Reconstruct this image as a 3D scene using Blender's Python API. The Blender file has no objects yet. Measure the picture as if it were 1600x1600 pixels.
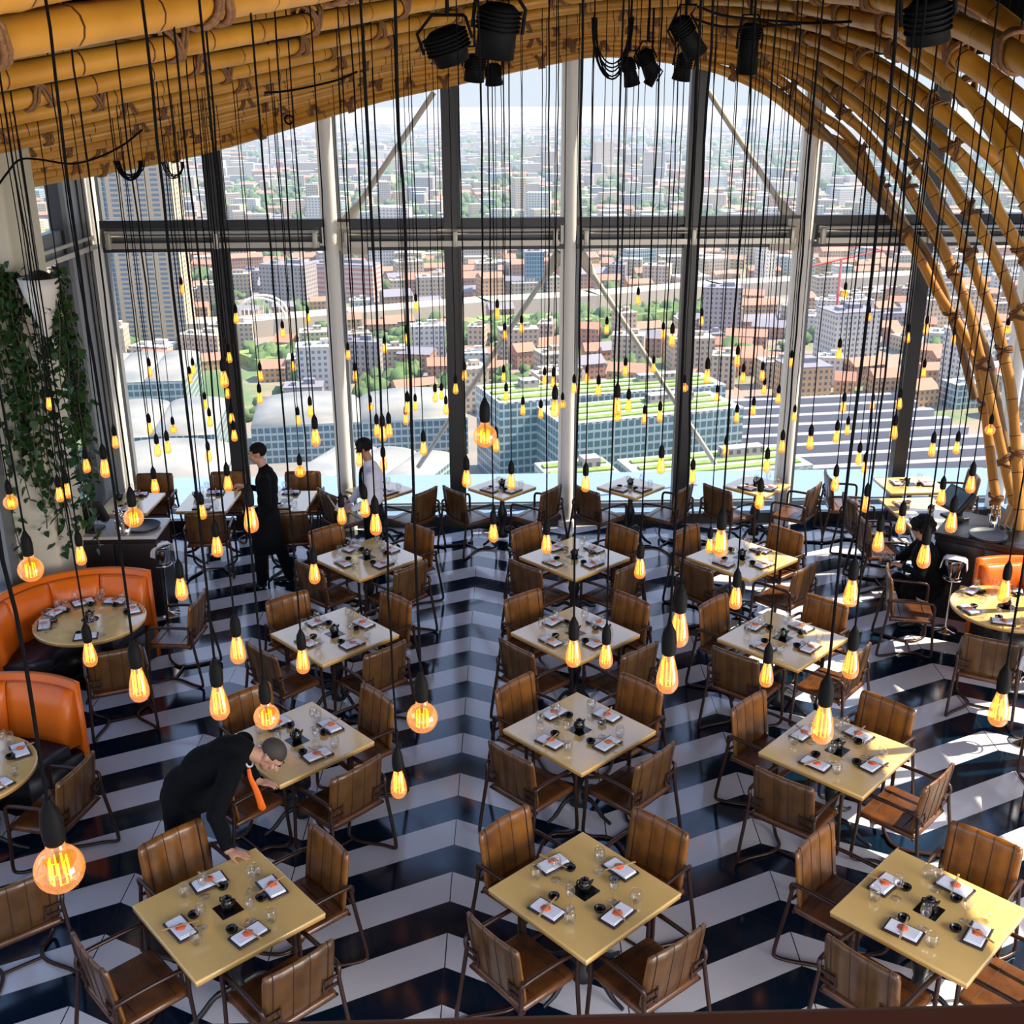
import bpy, math, random
from math import sin, cos, pi, radians, sqrt, atan2
from mathutils import Vector, Matrix

random.seed(7)
SC = bpy.context.scene
COL = SC.collection
# ---------------------------------------------------------------- camera, sky, sun, exposure
cam_d = bpy.data.cameras.new('camera'); cam = bpy.data.objects.new('camera', cam_d); COL.objects.link(cam)
cam_d.sensor_width = 36.0; cam_d.lens = 38.86; cam_d.clip_end = 60000; cam_d.clip_start = 0.05
RT = Vector((0.999611, -0.02743, -0.004944)); UP = Vector((0.014106, 0.34489, 0.938537)); FW = Vector((0.024039, 0.938242, -0.345143))
m = Matrix((( RT.x, UP.x, -FW.x, 0), (RT.y, UP.y, -FW.y, 0), (RT.z, UP.z, -FW.z, 5.5925), (0, 0, 0, 1)))
cam.matrix_world = m
SC.camera = cam
SC.view_settings.view_transform = 'Standard'; SC.view_settings.look = 'None'
SC.view_settings.gamma = 1; SC.view_settings.use_curve_mapping = False
SC.view_settings.exposure = 0.6
SC.cycles.max_bounces = 8; SC.cycles.transparent_max_bounces = 24; SC.cycles.diffuse_bounces = 3
SC.cycles.glossy_bounces = 3; SC.cycles.transmission_bounces = 4; SC.cycles.volume_bounces = 0
SC.cycles.caustics_reflective = False; SC.cycles.caustics_refractive = False
SC.cycles.sample_clamp_indirect = 6

W = bpy.data.worlds.new('sky'); SC.world = W; W.use_nodes = True
nt = W.node_tree; nt.nodes.clear()
wo = nt.nodes.new('ShaderNodeOutputWorld'); bg = nt.nodes.new('ShaderNodeBackground')
tc = nt.nodes.new('ShaderNodeTexCoord'); sep = nt.nodes.new('ShaderNodeSeparateXYZ'); rp = nt.nodes.new('ShaderNodeValToRGB')
nt.links.new(tc.outputs['Generated'], sep.inputs[0]); nt.links.new(sep.outputs['Z'], rp.inputs[0])
nt.links.new(rp.outputs[0], bg.inputs[0]); nt.links.new(bg.outputs[0], wo.inputs[0])
el = rp.color_ramp.elements
el[0].position = 0.04; el[0].color = (0.42, 0.455, 0.51, 1)
el[1].position = 0.16; el[1].color = (0.76, 0.82, 0.97, 1)
e = rp.color_ramp.elements.new(0.6); e.color = (0.30, 0.46, 0.85, 1)
bg.inputs[1].default_value = 1.3

sun_d = bpy.data.lights.new('sun', 'SUN'); sun = bpy.data.objects.new('sun', sun_d); COL.objects.link(sun)
sun_d.energy = 8.0; sun_d.angle = radians(0.6); sun_d.color = (1.0, 0.86, 0.66)
SUN_AZ, SUN_EL = radians(8), radians(50)
sd = Vector((cos(SUN_EL)*cos(SUN_AZ), cos(SUN_EL)*sin(SUN_AZ), sin(SUN_EL)))
sun.rotation_euler = sd.to_track_quat('Z', 'Y').to_euler()
fill_d = bpy.data.lights.new('balcony_fill', 'AREA'); fill = bpy.data.objects.new('balcony_fill', fill_d); COL.objects.link(fill)
fill_d.shape = 'RECTANGLE'; fill_d.size = 9; fill_d.size_y = 2.5; fill_d.energy = 115; fill_d.color = (1.0, 0.86, 0.72)
fill.location = (0.5, -2.6, 3.2); fill.rotation_euler = (radians(78), 0, 0)  # added fill lamp behind the camera, not a fixture of the room

side_d = bpy.data.lights.new('side_fill', 'AREA'); side = bpy.data.objects.new('side_fill', side_d); COL.objects.link(side)
side_d.shape = 'RECTANGLE'; side_d.size = 5; side_d.size_y = 4; side_d.energy = 520; side_d.color = (1.0, 0.93, 0.84)
side.location = (7.2, .4, 3.0); side.rotation_euler = (Vector((7.2, .4, 3.0))-Vector((0.5, 6.5, .3))).to_track_quat('Z', 'Y').to_euler()  # added area lamp brightening the room from the right, not a real window
# ---------------------------------------------------------------- materials
def mat(name, col, rough=0.5, metal=0.0, spec=0.5, emit=None, estr=0, coat=0.0, alpha=None, bump=None, noise=None, sheen=0):
    M = bpy.data.materials.new(name); M.use_nodes = True
    n = M.node_tree; b = n.nodes['Principled BSDF']
    b.inputs['Base Color'].default_value = (*col, 1); b.inputs['Roughness'].default_value = rough
    b.inputs['Metallic'].default_value = metal; b.inputs['Specular IOR Level'].default_value = spec
    b.inputs['Coat Weight'].default_value = coat; b.inputs['Coat Roughness'].default_value = 0.08
    if emit: b.inputs['Emission Color'].default_value = (*emit, 1); b.inputs['Emission Strength'].default_value = estr
    if noise:   # (scale, amount, second colour)
        t = n.nodes.new('ShaderNodeTexNoise'); t.inputs['Scale'].default_value = noise[0]; t.inputs['Detail'].default_value = 5
        c = n.nodes.new('ShaderNodeTexCoord'); n.links.new(c.outputs['Object'], t.inputs['Vector'])
        r = n.nodes.new('ShaderNodeMapRange'); r.inputs[1].default_value = .35; r.inputs[2].default_value = .68
        n.links.new(t.outputs['Fac'], r.inputs[0])
        x = n.nodes.new('ShaderNodeMix'); x.data_type = 'RGBA'; x.inputs[6].default_value = (*col, 1); x.inputs[7].default_value = (*noise[2], 1)
        q = n.nodes.new('ShaderNodeMath'); q.operation = 'MULTIPLY'; q.inputs[1].default_value = noise[1]
        n.links.new(r.outputs[0], q.inputs[0]); n.links.new(q.outputs[0], x.inputs[0]); n.links.new(x.outputs[2], b.inputs['Base Color'])
    if bump:
        t = n.nodes.new('ShaderNodeTexNoise'); t.inputs['Scale'].default_value = bump[0]; t.inputs['Detail'].default_value = 4
        c = n.nodes.new('ShaderNodeTexCoord'); n.links.new(c.outputs['Object'], t.inputs['Vector'])
        u = n.nodes.new('ShaderNodeBump'); u.inputs['Strength'].default_value = bump[1]; u.inputs['Distance'].default_value = .01
        n.links.new(t.outputs['Fac'], u.inputs['Height']); n.links.new(u.outputs[0], b.inputs['Normal'])
    return M
def N(M, t): return M.node_tree.nodes.new(t)
def LK(M, a, b): M.node_tree.links.new(a, b)
def math_node(M, op, a, b=None, c=None):
    x = N(M, 'ShaderNodeMath'); x.operation = op
    for i, v in enumerate((a, b, c)):
        if v is None: continue
        if isinstance(v, (int, float)): x.inputs[i].default_value = v
        else: LK(M, v, x.inputs[i])
    return x.outputs[0]
def glassy(name, tint, refl=0.12, emit=None, estr=0, rough=0.02, k=.55):
    M = bpy.data.materials.new(name); M.use_nodes = True; n = M.node_tree; n.nodes.clear()
    o = N(M, 'ShaderNodeOutputMaterial'); t = N(M, 'ShaderNodeBsdfTransparent'); g = N(M, 'ShaderNodeBsdfGlossy'); x = N(M, 'ShaderNodeMixShader')
    t.inputs[0].default_value = (*tint, 1); g.inputs['Roughness'].default_value = rough
    lw = N(M, 'ShaderNodeLayerWeight'); lw.inputs[0].default_value = .35
    f = math_node(M, 'MULTIPLY_ADD', lw.outputs['Facing'], k, refl)
    if refl < .03: f = math_node(M, 'MULTIPLY', lw.outputs['Fresnel'], refl*20)
    LK(M, f, x.inputs[0]); LK(M, t.outputs[0], x.inputs[1]); LK(M, g.outputs[0], x.inputs[2])
    if emit:
        e = N(M, 'ShaderNodeEmission'); e.inputs[0].default_value = (*emit, 1); e.inputs[1].default_value = estr
        a = N(M, 'ShaderNodeAddShader'); LK(M, x.outputs[0], a.inputs[0]); LK(M, e.outputs[0], a.inputs[1]); LK(M, a.outputs[0], o.inputs[0])
    else: LK(M, x.outputs[0], o.inputs[0])
    return M

LEATHER = mat('brown_leather', (0.27, 0.098, 0.014), .30, spec=.6, bump=(60, .10), noise=(6, .9, (0.10, 0.036, 0.008)))
OUTLEATHER = mat('outer_leather', (0.115, 0.052, 0.014), .30, spec=.6, bump=(60, .10), noise=(6, .9, (0.055, 0.024, 0.008)))
SEATLEATHER = mat('seat_leather', (0.15, 0.052, 0.014), .25, spec=.65, bump=(50, .10), noise=(7, .9, (0.06, 0.021, 0.009)))
SEAM = mat('dark_seam', (0.035, 0.012, 0.006), .6)
BRONZE = mat('bronze_tube', (0.038, 0.015, 0.009), .34, metal=.2, spec=.5)
BLACKM = mat('black_metal', (0.010, 0.010, 0.012), .45)
BLACKGLOSS = mat('black_glaze', (0.004, 0.0035, 0.004), .16, coat=.1, spec=.4)
TOPWOOD = mat('table_top', (0.86, 0.56, 0.20), .14, coat=1.0, noise=(3, .6, (0.74, 0.46, 0.15)))
TOPEDGE = mat('table_edge', (0.50, 0.28, 0.07), .3, noise=(12, .5, (0.38, 0.20, 0.05)))
LINEN = mat('white_linen', (0.86, 0.86, 0.92), .8, bump=(90, .1))
REDLEAF = mat('red_leaf', (0.90, 0.10, 0.03), .55, noise=(60, .6, (0.95, 0.25, 0.08)))
WOODSTICK = mat('chopstick_wood', (0.50, 0.30, 0.13), .55)
SLATE = mat('dark_tray', (0.035, 0.018, 0.018), .3)
GLASSWARE = glassy('drinking_glass', (0.975, 0.98, 0.98), .04, k=.30)
CHROME = mat('polished_steel', (0.82, 0.80, 0.76), .12, metal=1.0)
ORANGE = mat('orange_leather', (0.85, 0.17, 0.008), .34, spec=.5, bump=(30, .1), noise=(3, .5, (0.66, 0.115, 0.006)))
DARKLEATHER = mat('dark_seat_leather', (0.035, 0.032, 0.045), .35)
WHITEPAINT = mat('white_column_paint', (0.78, 0.76, 0.70), .45)
CREAM = mat('cream_paint', (0.62, 0.56, 0.42), .6)
GREYFRAME = mat('grey_window_frame', (0.14, 0.15, 0.16), .4)
DARKFRAME = mat('dark_mullion', (0.022, 0.021, 0.022), .4)
RAIL = mat('blind_rail', (0.50, 0.47, 0.40), .35, metal=.3)
LEDGE = mat('pale_ledge', (0.19, 0.29, 0.43), .25)
BRACE = mat('brace_paint', (0.55, 0.50, 0.41), .5)
PANE = glassy('window_glass', (0.97, 0.985, 0.99), .005)
ROOF = mat('dark_ceiling', (0.004, 0.004, 0.004), .95, spec=.1)
ROPE = mat('brown_rope', (0.16, 0.065, 0.022), .8, bump=(160, .6), noise=(70, .8, (0.26, 0.12, 0.04)))
CORD = mat('black_cord', (0.003, 0.003, 0.0035), .9, spec=.1)
SOCKET = mat('black_bulb_socket', (0.0025, 0.0023, 0.0023), .6, spec=.12)
FIL = mat('glowing_filament', (1, .5, .1), emit=(1.0, 0.40, 0.018), estr=1.9)
BULBGLASS = glassy('amber_bulb_glass', (1.0, 0.78, 0.42), .05, emit=(1.0, 0.34, 0.04), estr=0.27)
SPOT = mat('black_spotlight', (0.002, 0.002, 0.002), .7, spec=.15)
LENS = mat('spotlight_lens', (0.25, 0.25, 0.24), .15)
DARKWOOD = mat('black_stand_panel', (0.012, 0.010, 0.012), .35)
MARBLE = mat('pale_stone_top', (0.55, 0.52, 0.50), .3, noise=(6, .6, (0.40, 0.37, 0.35)))
POTW = mat('white_pot', (0.72, 0.66, 0.58), .5)
LEAFM = mat('vine_leaf', (0.012, 0.040, 0.009), .4, noise=(4, .8, (0.035, 0.085, 0.016)))
STEMM = mat('vine_stem', (0.06, 0.05, 0.02), .7)
SKIN = mat('skin', (0.52, 0.27, 0.17), .5)
SKIN2 = mat('skin_deep', (0.38, 0.18, 0.11), .5)
HAIR = mat('black_hair', (0.004, 0.0035, 0.003), .75, spec=.2)
HAIRG = mat('cropped_hair', (0.05, 0.035, 0.028), .7)
BLACKCLOTH = mat('black_cloth', (0.0032, 0.0036, 0.005), .9, spec=.15, bump=(18, .7))
WHITECLOTH = mat('white_shirt_cloth', (0.62, 0.62, 0.72), .8, bump=(20, .4))
ORANGETIE = mat('orange_tie', (0.95, 0.16, 0.01), .5)
PAPER = mat('white_paper', (0.75, 0.72, 0.74), .7)
SCREEN = mat('till_screen', (0.10, 0.16, 0.22), .08, coat=.5)
HANDRAIL = mat('brown_handrail', (0.20, 0.055, 0.022), .5)
EYE = mat('eye_dark', (0.01, 0.008, 0.006), .2)

def bamboo_material():
    M = mat('bamboo', (0.62, 0.30, 0.055), .38, spec=.45)
    b = M.node_tree.nodes['Principled BSDF']
    at = N(M, 'ShaderNodeAttribute'); at.attribute_name = 'along'
    tx = N(M, 'ShaderNodeTexCoord')
    no = N(M, 'ShaderNodeTexNoise'); no.inputs['Scale'].default_value = 2.2; no.inputs['Detail'].default_value = 6
    LK(M, tx.outputs['Object'], no.inputs['Vector'])
    rp = N(M, 'ShaderNodeValToRGB'); LK(M, no.outputs['Fac'], rp.inputs[0])
    rp.color_ramp.elements[0].position = .3; rp.color_ramp.elements[0].color = (0.40, 0.165, 0.014, 1)
    rp.color_ramp.elements[1].position = .7; rp.color_ramp.elements[1].color = (0.60, 0.275, 0.034, 1)
    fr = math_node(M, 'FRACT', at.outputs['Fac'])                      # one unit = one node spacing
    d = math_node(M, 'ABSOLUTE', math_node(M, 'SUBTRACT', fr, .5))
    ln = math_node(M, 'LESS_THAN', d, .012)
    mx = N(M, 'ShaderNodeMix'); mx.data_type = 'RGBA'; LK(M, ln, mx.inputs[0]); LK(M, rp.outputs[0], mx.inputs[6]); mx.inputs[7].default_value = (0.07, 0.02, 0.006, 1)
    LK(M, mx.outputs[2], b.inputs['Base Color'])
    return M
BAMBOO = bamboo_material()
# poles above the arches: shade under the ceiling put into a darker bamboo colour
BAMBOO2 = mat('shaded_bamboo', (0.22, 0.12, 0.035), .5, noise=(5, .6, (0.13, 0.062, 0.018)))

# ---------------------------------------------------------------- mesh builder
class MB:
    def __init__(s): s.v = []; s.f = []; s.mi = []; s.sm = []; s.attr = None
    def add(s, vs, fs, mi=0, smooth=True):
        o = len(s.v); s.v += [tuple(v) for v in vs]
        for f in fs: s.f.append(tuple(i+o for i in f)); s.mi.append(mi); s.sm.append(smooth)
        return s
    def box(s, c, d, mi=0, rz=0.0, rot=None, taper=1.0):
        x, y, z = d[0]/2, d[1]/2, d[2]/2
        R_ = rot if rot is not None else Matrix.Rotation(rz, 3, 'Z')
        vs = []
        for sz in (-1, 1):
            k = taper if sz > 0 else 1
            for sx, sy in ((-1, -1), (1, -1), (1, 1), (-1, 1)): vs.append(Vector(c) + R_ @ Vector((sx*x*k, sy*y*k, sz*z)))
        return s.add(vs, [(3, 2, 1, 0), (4, 5, 6, 7), (0, 1, 5, 4), (1, 2, 6, 5), (2, 3, 7, 6), (3, 0, 4, 7)], mi, False)
    def rbox(s, c, d, r=.01, mi=0, rot=None, rz=0.0, n=3):
        """box with rounded vertical-and-rim edges (a superellipse loft)"""
        R_ = rot if rot is not None else Matrix.Rotation(rz, 3, 'Z')
        x, y, z = d[0]/2, d[1]/2, d[2]/2; r = min(r, x*.98, y*.98, z*.98)
        prof = [(-z, r)] + [(-z + r - r*cos(a), r - r*sin(a)) for a in [pi/2*i/n for i in range(1, n+1)]]
        prof += [(z - r + r*sin(a), r - r*cos(a)) for a in [pi/2*i/n for i in range(0, n+1)]]
        rings = []
        for (zz, ins) in prof:
            ring = []
            for k, (cx, cy) in enumerate(((x-r, y-r), (-x+r, y-r), (-x+r, -y+r), (x-r, -y+r))):
                for i in range(n+1):
                    a = pi/2*k + pi/2*i/n
                    ring.append(Vector(c) + R_ @ Vector((cx + (r-ins)*cos(a), cy + (r-ins)*sin(a), zz)))
            rings.append(ring)
        L = len(rings[0]); vs = [v for g in rings for v in g]; fs = []
        for i in range(len(rings)-1):
            for j in range(L): fs.append((i*L+j, i*L+(j+1) % L, (i+1)*L+(j+1) % L, (i+1)*L+j))
        s.add(vs, fs, mi, True)
        s.add(rings[0], [tuple(range(L-1, -1, -1))], mi, False); s.add(rings[-1], [tuple(range(L))], mi, False)
        return s
    def tube(s, pts, r, seg=8, mi=0, caps=True, closed=False, sx=1.0):
        pts = [Vector(p) for p in pts]; n = len(pts); rr = r if isinstance(r, (list, tuple)) else [r]*n
        vs = []; up = None
        for i, p in enumerate(pts):
            a = pts[i-1] if (i > 0 or closed) else p; b = pts[(i+1) % n] if (i < n-1 or closed) else p
            t = (b-a).normalized() if (b-a).length > 1e-9 else Vector((0, 0, 1))
            if up is None:
                up = Vector((0, 0, 1)) if abs(t.z) < .9 else Vector((1, 0, 0))
            u = up - t*up.dot(t)
            u = u.normalized() if u.length > 1e-6 else t.orthogonal().normalized()
            w = t.cross(u); up = u
            for k in range(seg):
                g = 2*pi*k/seg; vs.append(p + u*(cos(g)*rr[i]) + w*(sin(g)*rr[i]*sx))
        fs = []
        for i in range(n if closed else n-1):
            for k in range(seg):
                a = i*seg+k; b = i*seg+(k+1) % seg; c_ = ((i+1) % n)*seg+(k+1) % seg; d_ = ((i+1) % n)*seg+k
                fs.append((a, b, c_, d_))
        s.add(vs, fs, mi, True)
        if caps and not closed:
            s.add(vs[:seg], [tuple(range(seg-1, -1, -1))], mi, False); s.add(vs[-seg:], [tuple(range(seg))], mi, False)
        return s
    def lathe(s, prof, c=(0, 0, 0), seg=20, mi=0, rot=None, sq=None):
        R_ = rot if rot is not None else Matrix.Identity(3); vs = []; fs = []
        for (r, z) in prof:
            for k in range(seg):
                a = 2*pi*k/seg; vs.append(Vector(c) + R_ @ Vector((r*cos(a), r*sin(a), z)))
        for i in range(len(prof)-1):
            for k in range(seg): fs.append((i*seg+k, i*seg+(k+1) % seg, (i+1)*seg+(k+1) % seg, (i+1)*seg+k))
        return s.add(vs, fs, mi, True)
    def ball(s, c, r, mi=0, seg=12, rings=8, rot=None):
        r = (r, r, r) if isinstance(r, (int, float)) else r
        R_ = rot if rot is not None else Matrix.Identity(3)
        vs = [Vector(c) + R_ @ Vector((0, 0, -r[2]))]
        for i in range(1, rings):
            p = -pi/2 + pi*i/rings
            for k in range(seg):
                a = 2*pi*k/seg; vs.append(Vector(c) + R_ @ Vector((r[0]*cos(p)*cos(a), r[1]*cos(p)*sin(a), r[2]*sin(p))))
        vs.append(Vector(c) + R_ @ Vector((0, 0, r[2])))
        fs = [(0, 1+(k+1) % seg, 1+k) for k in range(seg)]
        for i in range(rings-2):
            for k in range(seg): fs.append((1+i*seg+k, 1+i*seg+(k+1) % seg, 1+(i+1)*seg+(k+1) % seg, 1+(i+1)*seg+k))
        b = 1+(rings-2)*seg; fs += [(b+k, b+(k+1) % seg, len(vs)-1) for k in range(seg)]
        return s.add(vs, fs, mi, True)
    def mesh(s, name, mats):
        me = bpy.data.meshes.new(name); me.from_pydata(s.v, [], s.f)
        mats = mats if isinstance(mats, (list, tuple)) else [mats]
        for m_ in mats: me.materials.append(m_)
        me.polygons.foreach_set('material_index', s.mi); me.polygons.foreach_set('use_smooth', s.sm)
        if s.attr is not None:
            a = me.attributes.new('along', 'FLOAT', 'POINT'); a.data.foreach_set('value', s.attr)
        me.update(); return me
    def obj(s, name, mats, parent=None, loc=None, rz=None):
        o = bpy.data.objects.new(name, s.mesh(name, mats)); COL.objects.link(o)
        if parent is not None: o.parent = parent
        if loc is not None: o.location = loc
        if rz is not None: o.rotation_euler = (0, 0, rz)
        return o
def tag(o, label=None, cat=None, group=None, kind=None):
    if label: o['label'] = label
    if cat: o['category'] = cat
    if group: o['group'] = group
    if kind: o['kind'] = kind
    return o
def struct(o): o['kind'] = 'structure'; return o
def empty(name, loc=(0, 0, 0), rz=0.0, label=None, cat=None, group=None):
    o = bpy.data.objects.new(name, None); COL.objects.link(o); o.location = loc; o.rotation_euler = (0, 0, rz); o.empty_display_size = .1
    return tag(o, label, cat, group)
def kids(o): return [c for c in ALLKIDS.get(o.name, [])]
ALLKIDS = {}
def register(root, children):        # remember a prototype's parts: (part, [sub-parts])
    ALLKIDS[root.name] = children
def clone(root, loc, rz=0.0, label=None, group=None, scale=None):
    r = root.copy(); COL.objects.link(r); r.location = loc; r.rotation_euler = (0, 0, rz)
    if scale is not None: r.scale = scale
    if label: r['label'] = label
    if group: r['group'] = group
    out = []
    for part, subs in ALLKIDS.get(root.name, []):
        c = part.copy(); COL.objects.link(c); c.parent = r; out.append(c)
        for q in subs:
            d = q.copy(); COL.objects.link(d); d.parent = c
    return r, out
def catmull(P, n=6):
    P = [Vector(p) for p in P]; out = []
    Q = [P[0]*2-P[1]] + P + [P[-1]*2-P[-2]]
    for i in range(1, len(Q)-2):
        p0, p1, p2, p3 = Q[i-1:i+3]
        for k in range(n):
            t = k/n
            out.append(.5*((2*p1) + (p2-p0)*t + (2*p0-5*p1+4*p2-p3)*t*t + (3*p1-p0-3*p2+p3)*t**3))
    out.append(P[-1]); return out
def resample(P, step):
    P = [Vector(p) for p in P]; out = [P[0]]; acc = 0.0; L = [0.0]
    tot = 0.0
    for a, b in zip(P, P[1:]):
        d = (b-a).length
        while acc + d >= step:
            t = (step-acc)/d; a = a.lerp(b, t); out.append(a); d = (b-a).length; acc = 0.0
        acc += d
    if (out[-1]-P[-1]).length > step*.3: out.append(P[-1])
    return out

HAZE_D = 0.00026
ARCHES=[[(-1.547,2.221,5.69),(-1.272,2.957,5.843),(-1.211,3.121,5.877),(-1.143,3.506,5.945),(-1.026,4.0,6.043)],[(-1.475,2.255,5.627),(-1.325,3.033,5.738),(-1.282,3.254,5.77),(-0.976,4.16,5.914),(-0.673,5.212,6.067),(-0.44,5.741,6.155)],[(-2.438,3.827,5.537),(-2.21,4.997,5.678),(-2.139,5.362,5.721),(-1.493,6.29,5.907),(-0.958,7.329,6.079),(-0.631,8.129,6.2),(-0.034,9.126,6.379),(0.538,9.933,6.523)],[(-3.249,5.416,5.447),(-2.927,6.565,5.574),(-2.809,6.985,5.621),(-1.922,8.037,5.86),(-1.24,9.411,6.069),(-0.806,10.289,6.211),(-0.045,11.347,6.41),(0.632,11.659,6.536),(1.067,11.374,6.562),(1.598,11.106,6.602),(2.132,10.835,6.602),(2.415,10.083,6.482),(2.551,8.702,6.33),(2.537,7.927,6.248),(2.572,7.265,6.151),(2.53,6.395,5.996),(2.5,5.859,5.892),(2.432,5.262,5.769),(2.479,4.739,5.593)],[(-4.367,7.251,5.309),(-3.687,8.228,5.463),(-3.459,8.556,5.515),(-2.341,9.738,5.793),(-1.419,10.719,6.037),(-0.935,11.871,6.194),(-0.051,12.564,6.382),(0.703,12.949,6.528),(1.39,12.958,6.602),(2.351,12.59,6.62),(2.716,11.304,6.486),(2.813,10.019,6.336),(2.779,8.632,6.155),(2.747,7.715,6.049),(2.78,6.932,5.864),(2.865,6.679,5.753),(2.915,6.231,5.578),(3.097,5.965,5.343),(3.359,5.843,5.029),(3.52,5.7,4.653)],[(-4.892,8.563,5.195),(-4.331,9.616,5.323),(-4.09,10.067,5.378),(-2.694,11.158,5.714),(-1.612,12.122,5.974),(-1.016,12.854,6.15),(-0.056,13.267,6.332),(0.735,13.528,6.462),(1.455,13.541,6.546),(2.459,13.134,6.554),(2.95,12.242,6.443),(3.162,11.217,6.282),(3.316,9.681,6.032),(3.327,9.043,5.898),(3.419,8.457,5.723),(3.533,8.065,5.521),(3.606,7.709,5.354),(3.677,7.369,5.175),(3.921,7.26,4.894),(4.122,7.111,4.505),(4.239,6.937,4.038),(4.489,6.937,2.838),(4.589,6.937,0.0)],[(-4.892,9.405,5.13),(-4.745,10.494,5.196),(-4.501,11.034,5.249),(-2.963,12.221,5.615),(-1.735,13.005,5.914),(-1.067,13.436,6.087),(-0.06,13.803,6.272),(0.766,14.086,6.406),(1.498,13.93,6.497),(2.547,13.575,6.499),(3.082,12.749,6.345),(3.327,11.756,6.178),(3.381,11.128,6.055),(3.612,10.529,5.87),(3.685,9.983,5.693),(3.902,9.625,5.459),(4.066,9.383,5.274),(4.231,9.328,5.136),(4.359,9.261,4.964),(4.476,9.202,4.812),(4.629,9.108,4.566),(4.832,8.958,4.174),(4.955,8.775,3.683),(5.024,8.539,3.046),(5.274,8.539,1.846),(5.374,8.539,0.0)],[(-4.836,9.468,5.093),(-4.836,10.667,5.111),(-4.838,11.826,5.141),(-3.118,12.822,5.522),(-1.799,13.445,5.842),(-1.101,13.825,6.031),(-0.063,14.208,6.206),(0.779,14.328,6.349),(1.535,14.259,6.455),(2.608,13.877,6.429),(3.189,13.159,6.263),(3.51,12.365,6.089),(3.709,11.765,5.892),(3.972,11.435,5.679),(4.224,11.102,5.429),(4.352,10.803,5.239),(4.507,10.758,5.126),(4.642,10.692,4.956),(4.766,10.633,4.804),(4.829,10.577,4.657),(4.905,10.529,4.533),(5.005,10.466,4.369),(5.105,10.408,4.216),(5.256,10.29,3.906),(5.369,10.121,3.455),(5.433,9.912,2.891),(5.458,9.663,2.215),(5.488,9.663,0.0)],[(-4.848,9.465,5.027),(-4.848,10.665,5.041),(-4.846,11.816,5.064),(-3.271,13.411,5.427),(-1.868,13.917,5.765),(-1.137,14.238,5.971),(-0.065,14.413,6.143),(0.784,14.408,6.288),(1.55,14.383,6.405),(2.673,14.199,6.371),(3.304,13.604,6.19),(3.714,13.049,6.002),(3.959,12.516,5.772),(4.234,12.126,5.491),(4.509,12.013,5.202),(4.733,11.933,5.0),(4.897,11.859,4.812),(5.014,11.787,4.624),(5.125,11.729,4.473),(5.222,11.666,4.31),(5.32,11.599,4.134),(5.443,11.504,3.883),(5.513,11.437,3.708),(5.583,11.348,3.469),(5.671,11.207,3.094),(5.743,11.021,2.593),(5.774,10.79,1.967),(5.778,10.583,1.404),(5.808,10.583,0.0)],[(-4.837,9.42,4.975),(-4.838,10.619,4.985),(-4.841,11.778,5.002),(-3.374,13.798,5.336),(-1.93,14.339,5.696),(-1.154,14.409,5.902),(-0.066,14.41,6.077),(0.784,14.41,6.23),(1.551,14.383,6.347),(2.716,14.407,6.303),(3.429,14.091,6.132),(3.944,13.815,5.891),(4.116,13.405,5.703),(4.391,13.316,5.482),(4.679,13.202,5.192),(4.867,13.136,5.027),(5.032,13.064,4.84),(5.175,12.981,4.627),(5.246,12.921,4.469),(5.404,12.851,4.289),(5.511,12.773,4.083),(5.617,12.684,3.849),(5.673,12.624,3.69),(5.765,12.546,3.484),(5.885,12.431,3.181),(5.967,12.295,2.817),(6.035,12.167,2.473),(6.076,11.911,1.779),(6.087,11.645,1.058),(6.117,11.645,0.0)],[(-4.842,9.411,4.926),(-4.843,10.611,4.933),(-4.848,11.773,4.944),(-3.507,14.305,5.243),(-1.94,14.388,5.629),(-1.157,14.41,5.836),(-0.067,14.416,6.019),(0.785,14.411,6.18),(1.554,14.389,6.29),(2.721,14.41,6.223),(3.509,14.399,6.062),(4.122,14.386,5.74),(4.352,14.108,5.506),(4.643,14.015,5.273),(4.977,13.853,4.857),(5.175,13.762,4.623),(5.341,13.659,4.353),(5.5,13.563,4.106),(5.627,13.464,3.843),(5.702,13.392,3.654),(5.792,13.32,3.465),(5.881,13.232,3.232),(5.932,13.151,3.013),(6.056,12.963,2.511),(6.187,12.745,1.929),(6.31,12.536,1.369),(6.396,12.357,0.889),(6.426,12.357,0.0)],[(-4.846,9.394,4.882),(-4.844,10.594,4.887),(-4.836,11.722,4.895),(-3.537,14.394,5.157),(-1.945,14.392,5.562),(-1.16,14.419,5.777),(-0.068,14.418,5.968),(0.785,14.416,6.136),(1.555,14.391,6.24),(2.726,14.411,6.143),(3.517,14.393,5.945),(4.141,14.377,5.502),(4.467,14.42,5.31),(4.754,14.395,5.022),(4.917,14.274,4.706),(5.127,14.13,4.329),(5.338,14.0,3.99),(5.518,13.885,3.689),(5.689,13.761,3.365),(5.962,13.605,2.958),(6.149,13.461,2.582),(6.239,13.313,2.184),(6.295,13.131,1.695),(6.344,12.959,1.229),(6.378,12.798,0.794),(6.408,12.798,0.0)],[(-4.835,9.358,4.842),(-4.836,10.558,4.843),(-4.839,11.711,4.845),(-3.549,14.407,5.073),(-1.949,14.391,5.495),(-1.162,14.404,5.704),(-0.069,14.414,5.924),(0.785,14.411,6.093),(1.556,14.384,6.189),(2.727,14.386,6.041),(3.53,14.384,5.74),(4.173,14.415,5.276),(4.462,14.403,5.145),(4.689,14.377,4.97),(5.009,14.385,4.652),(5.254,14.403,4.352),(5.574,14.364,3.9),(5.765,14.214,3.505),(5.964,14.044,3.057)]]
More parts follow.
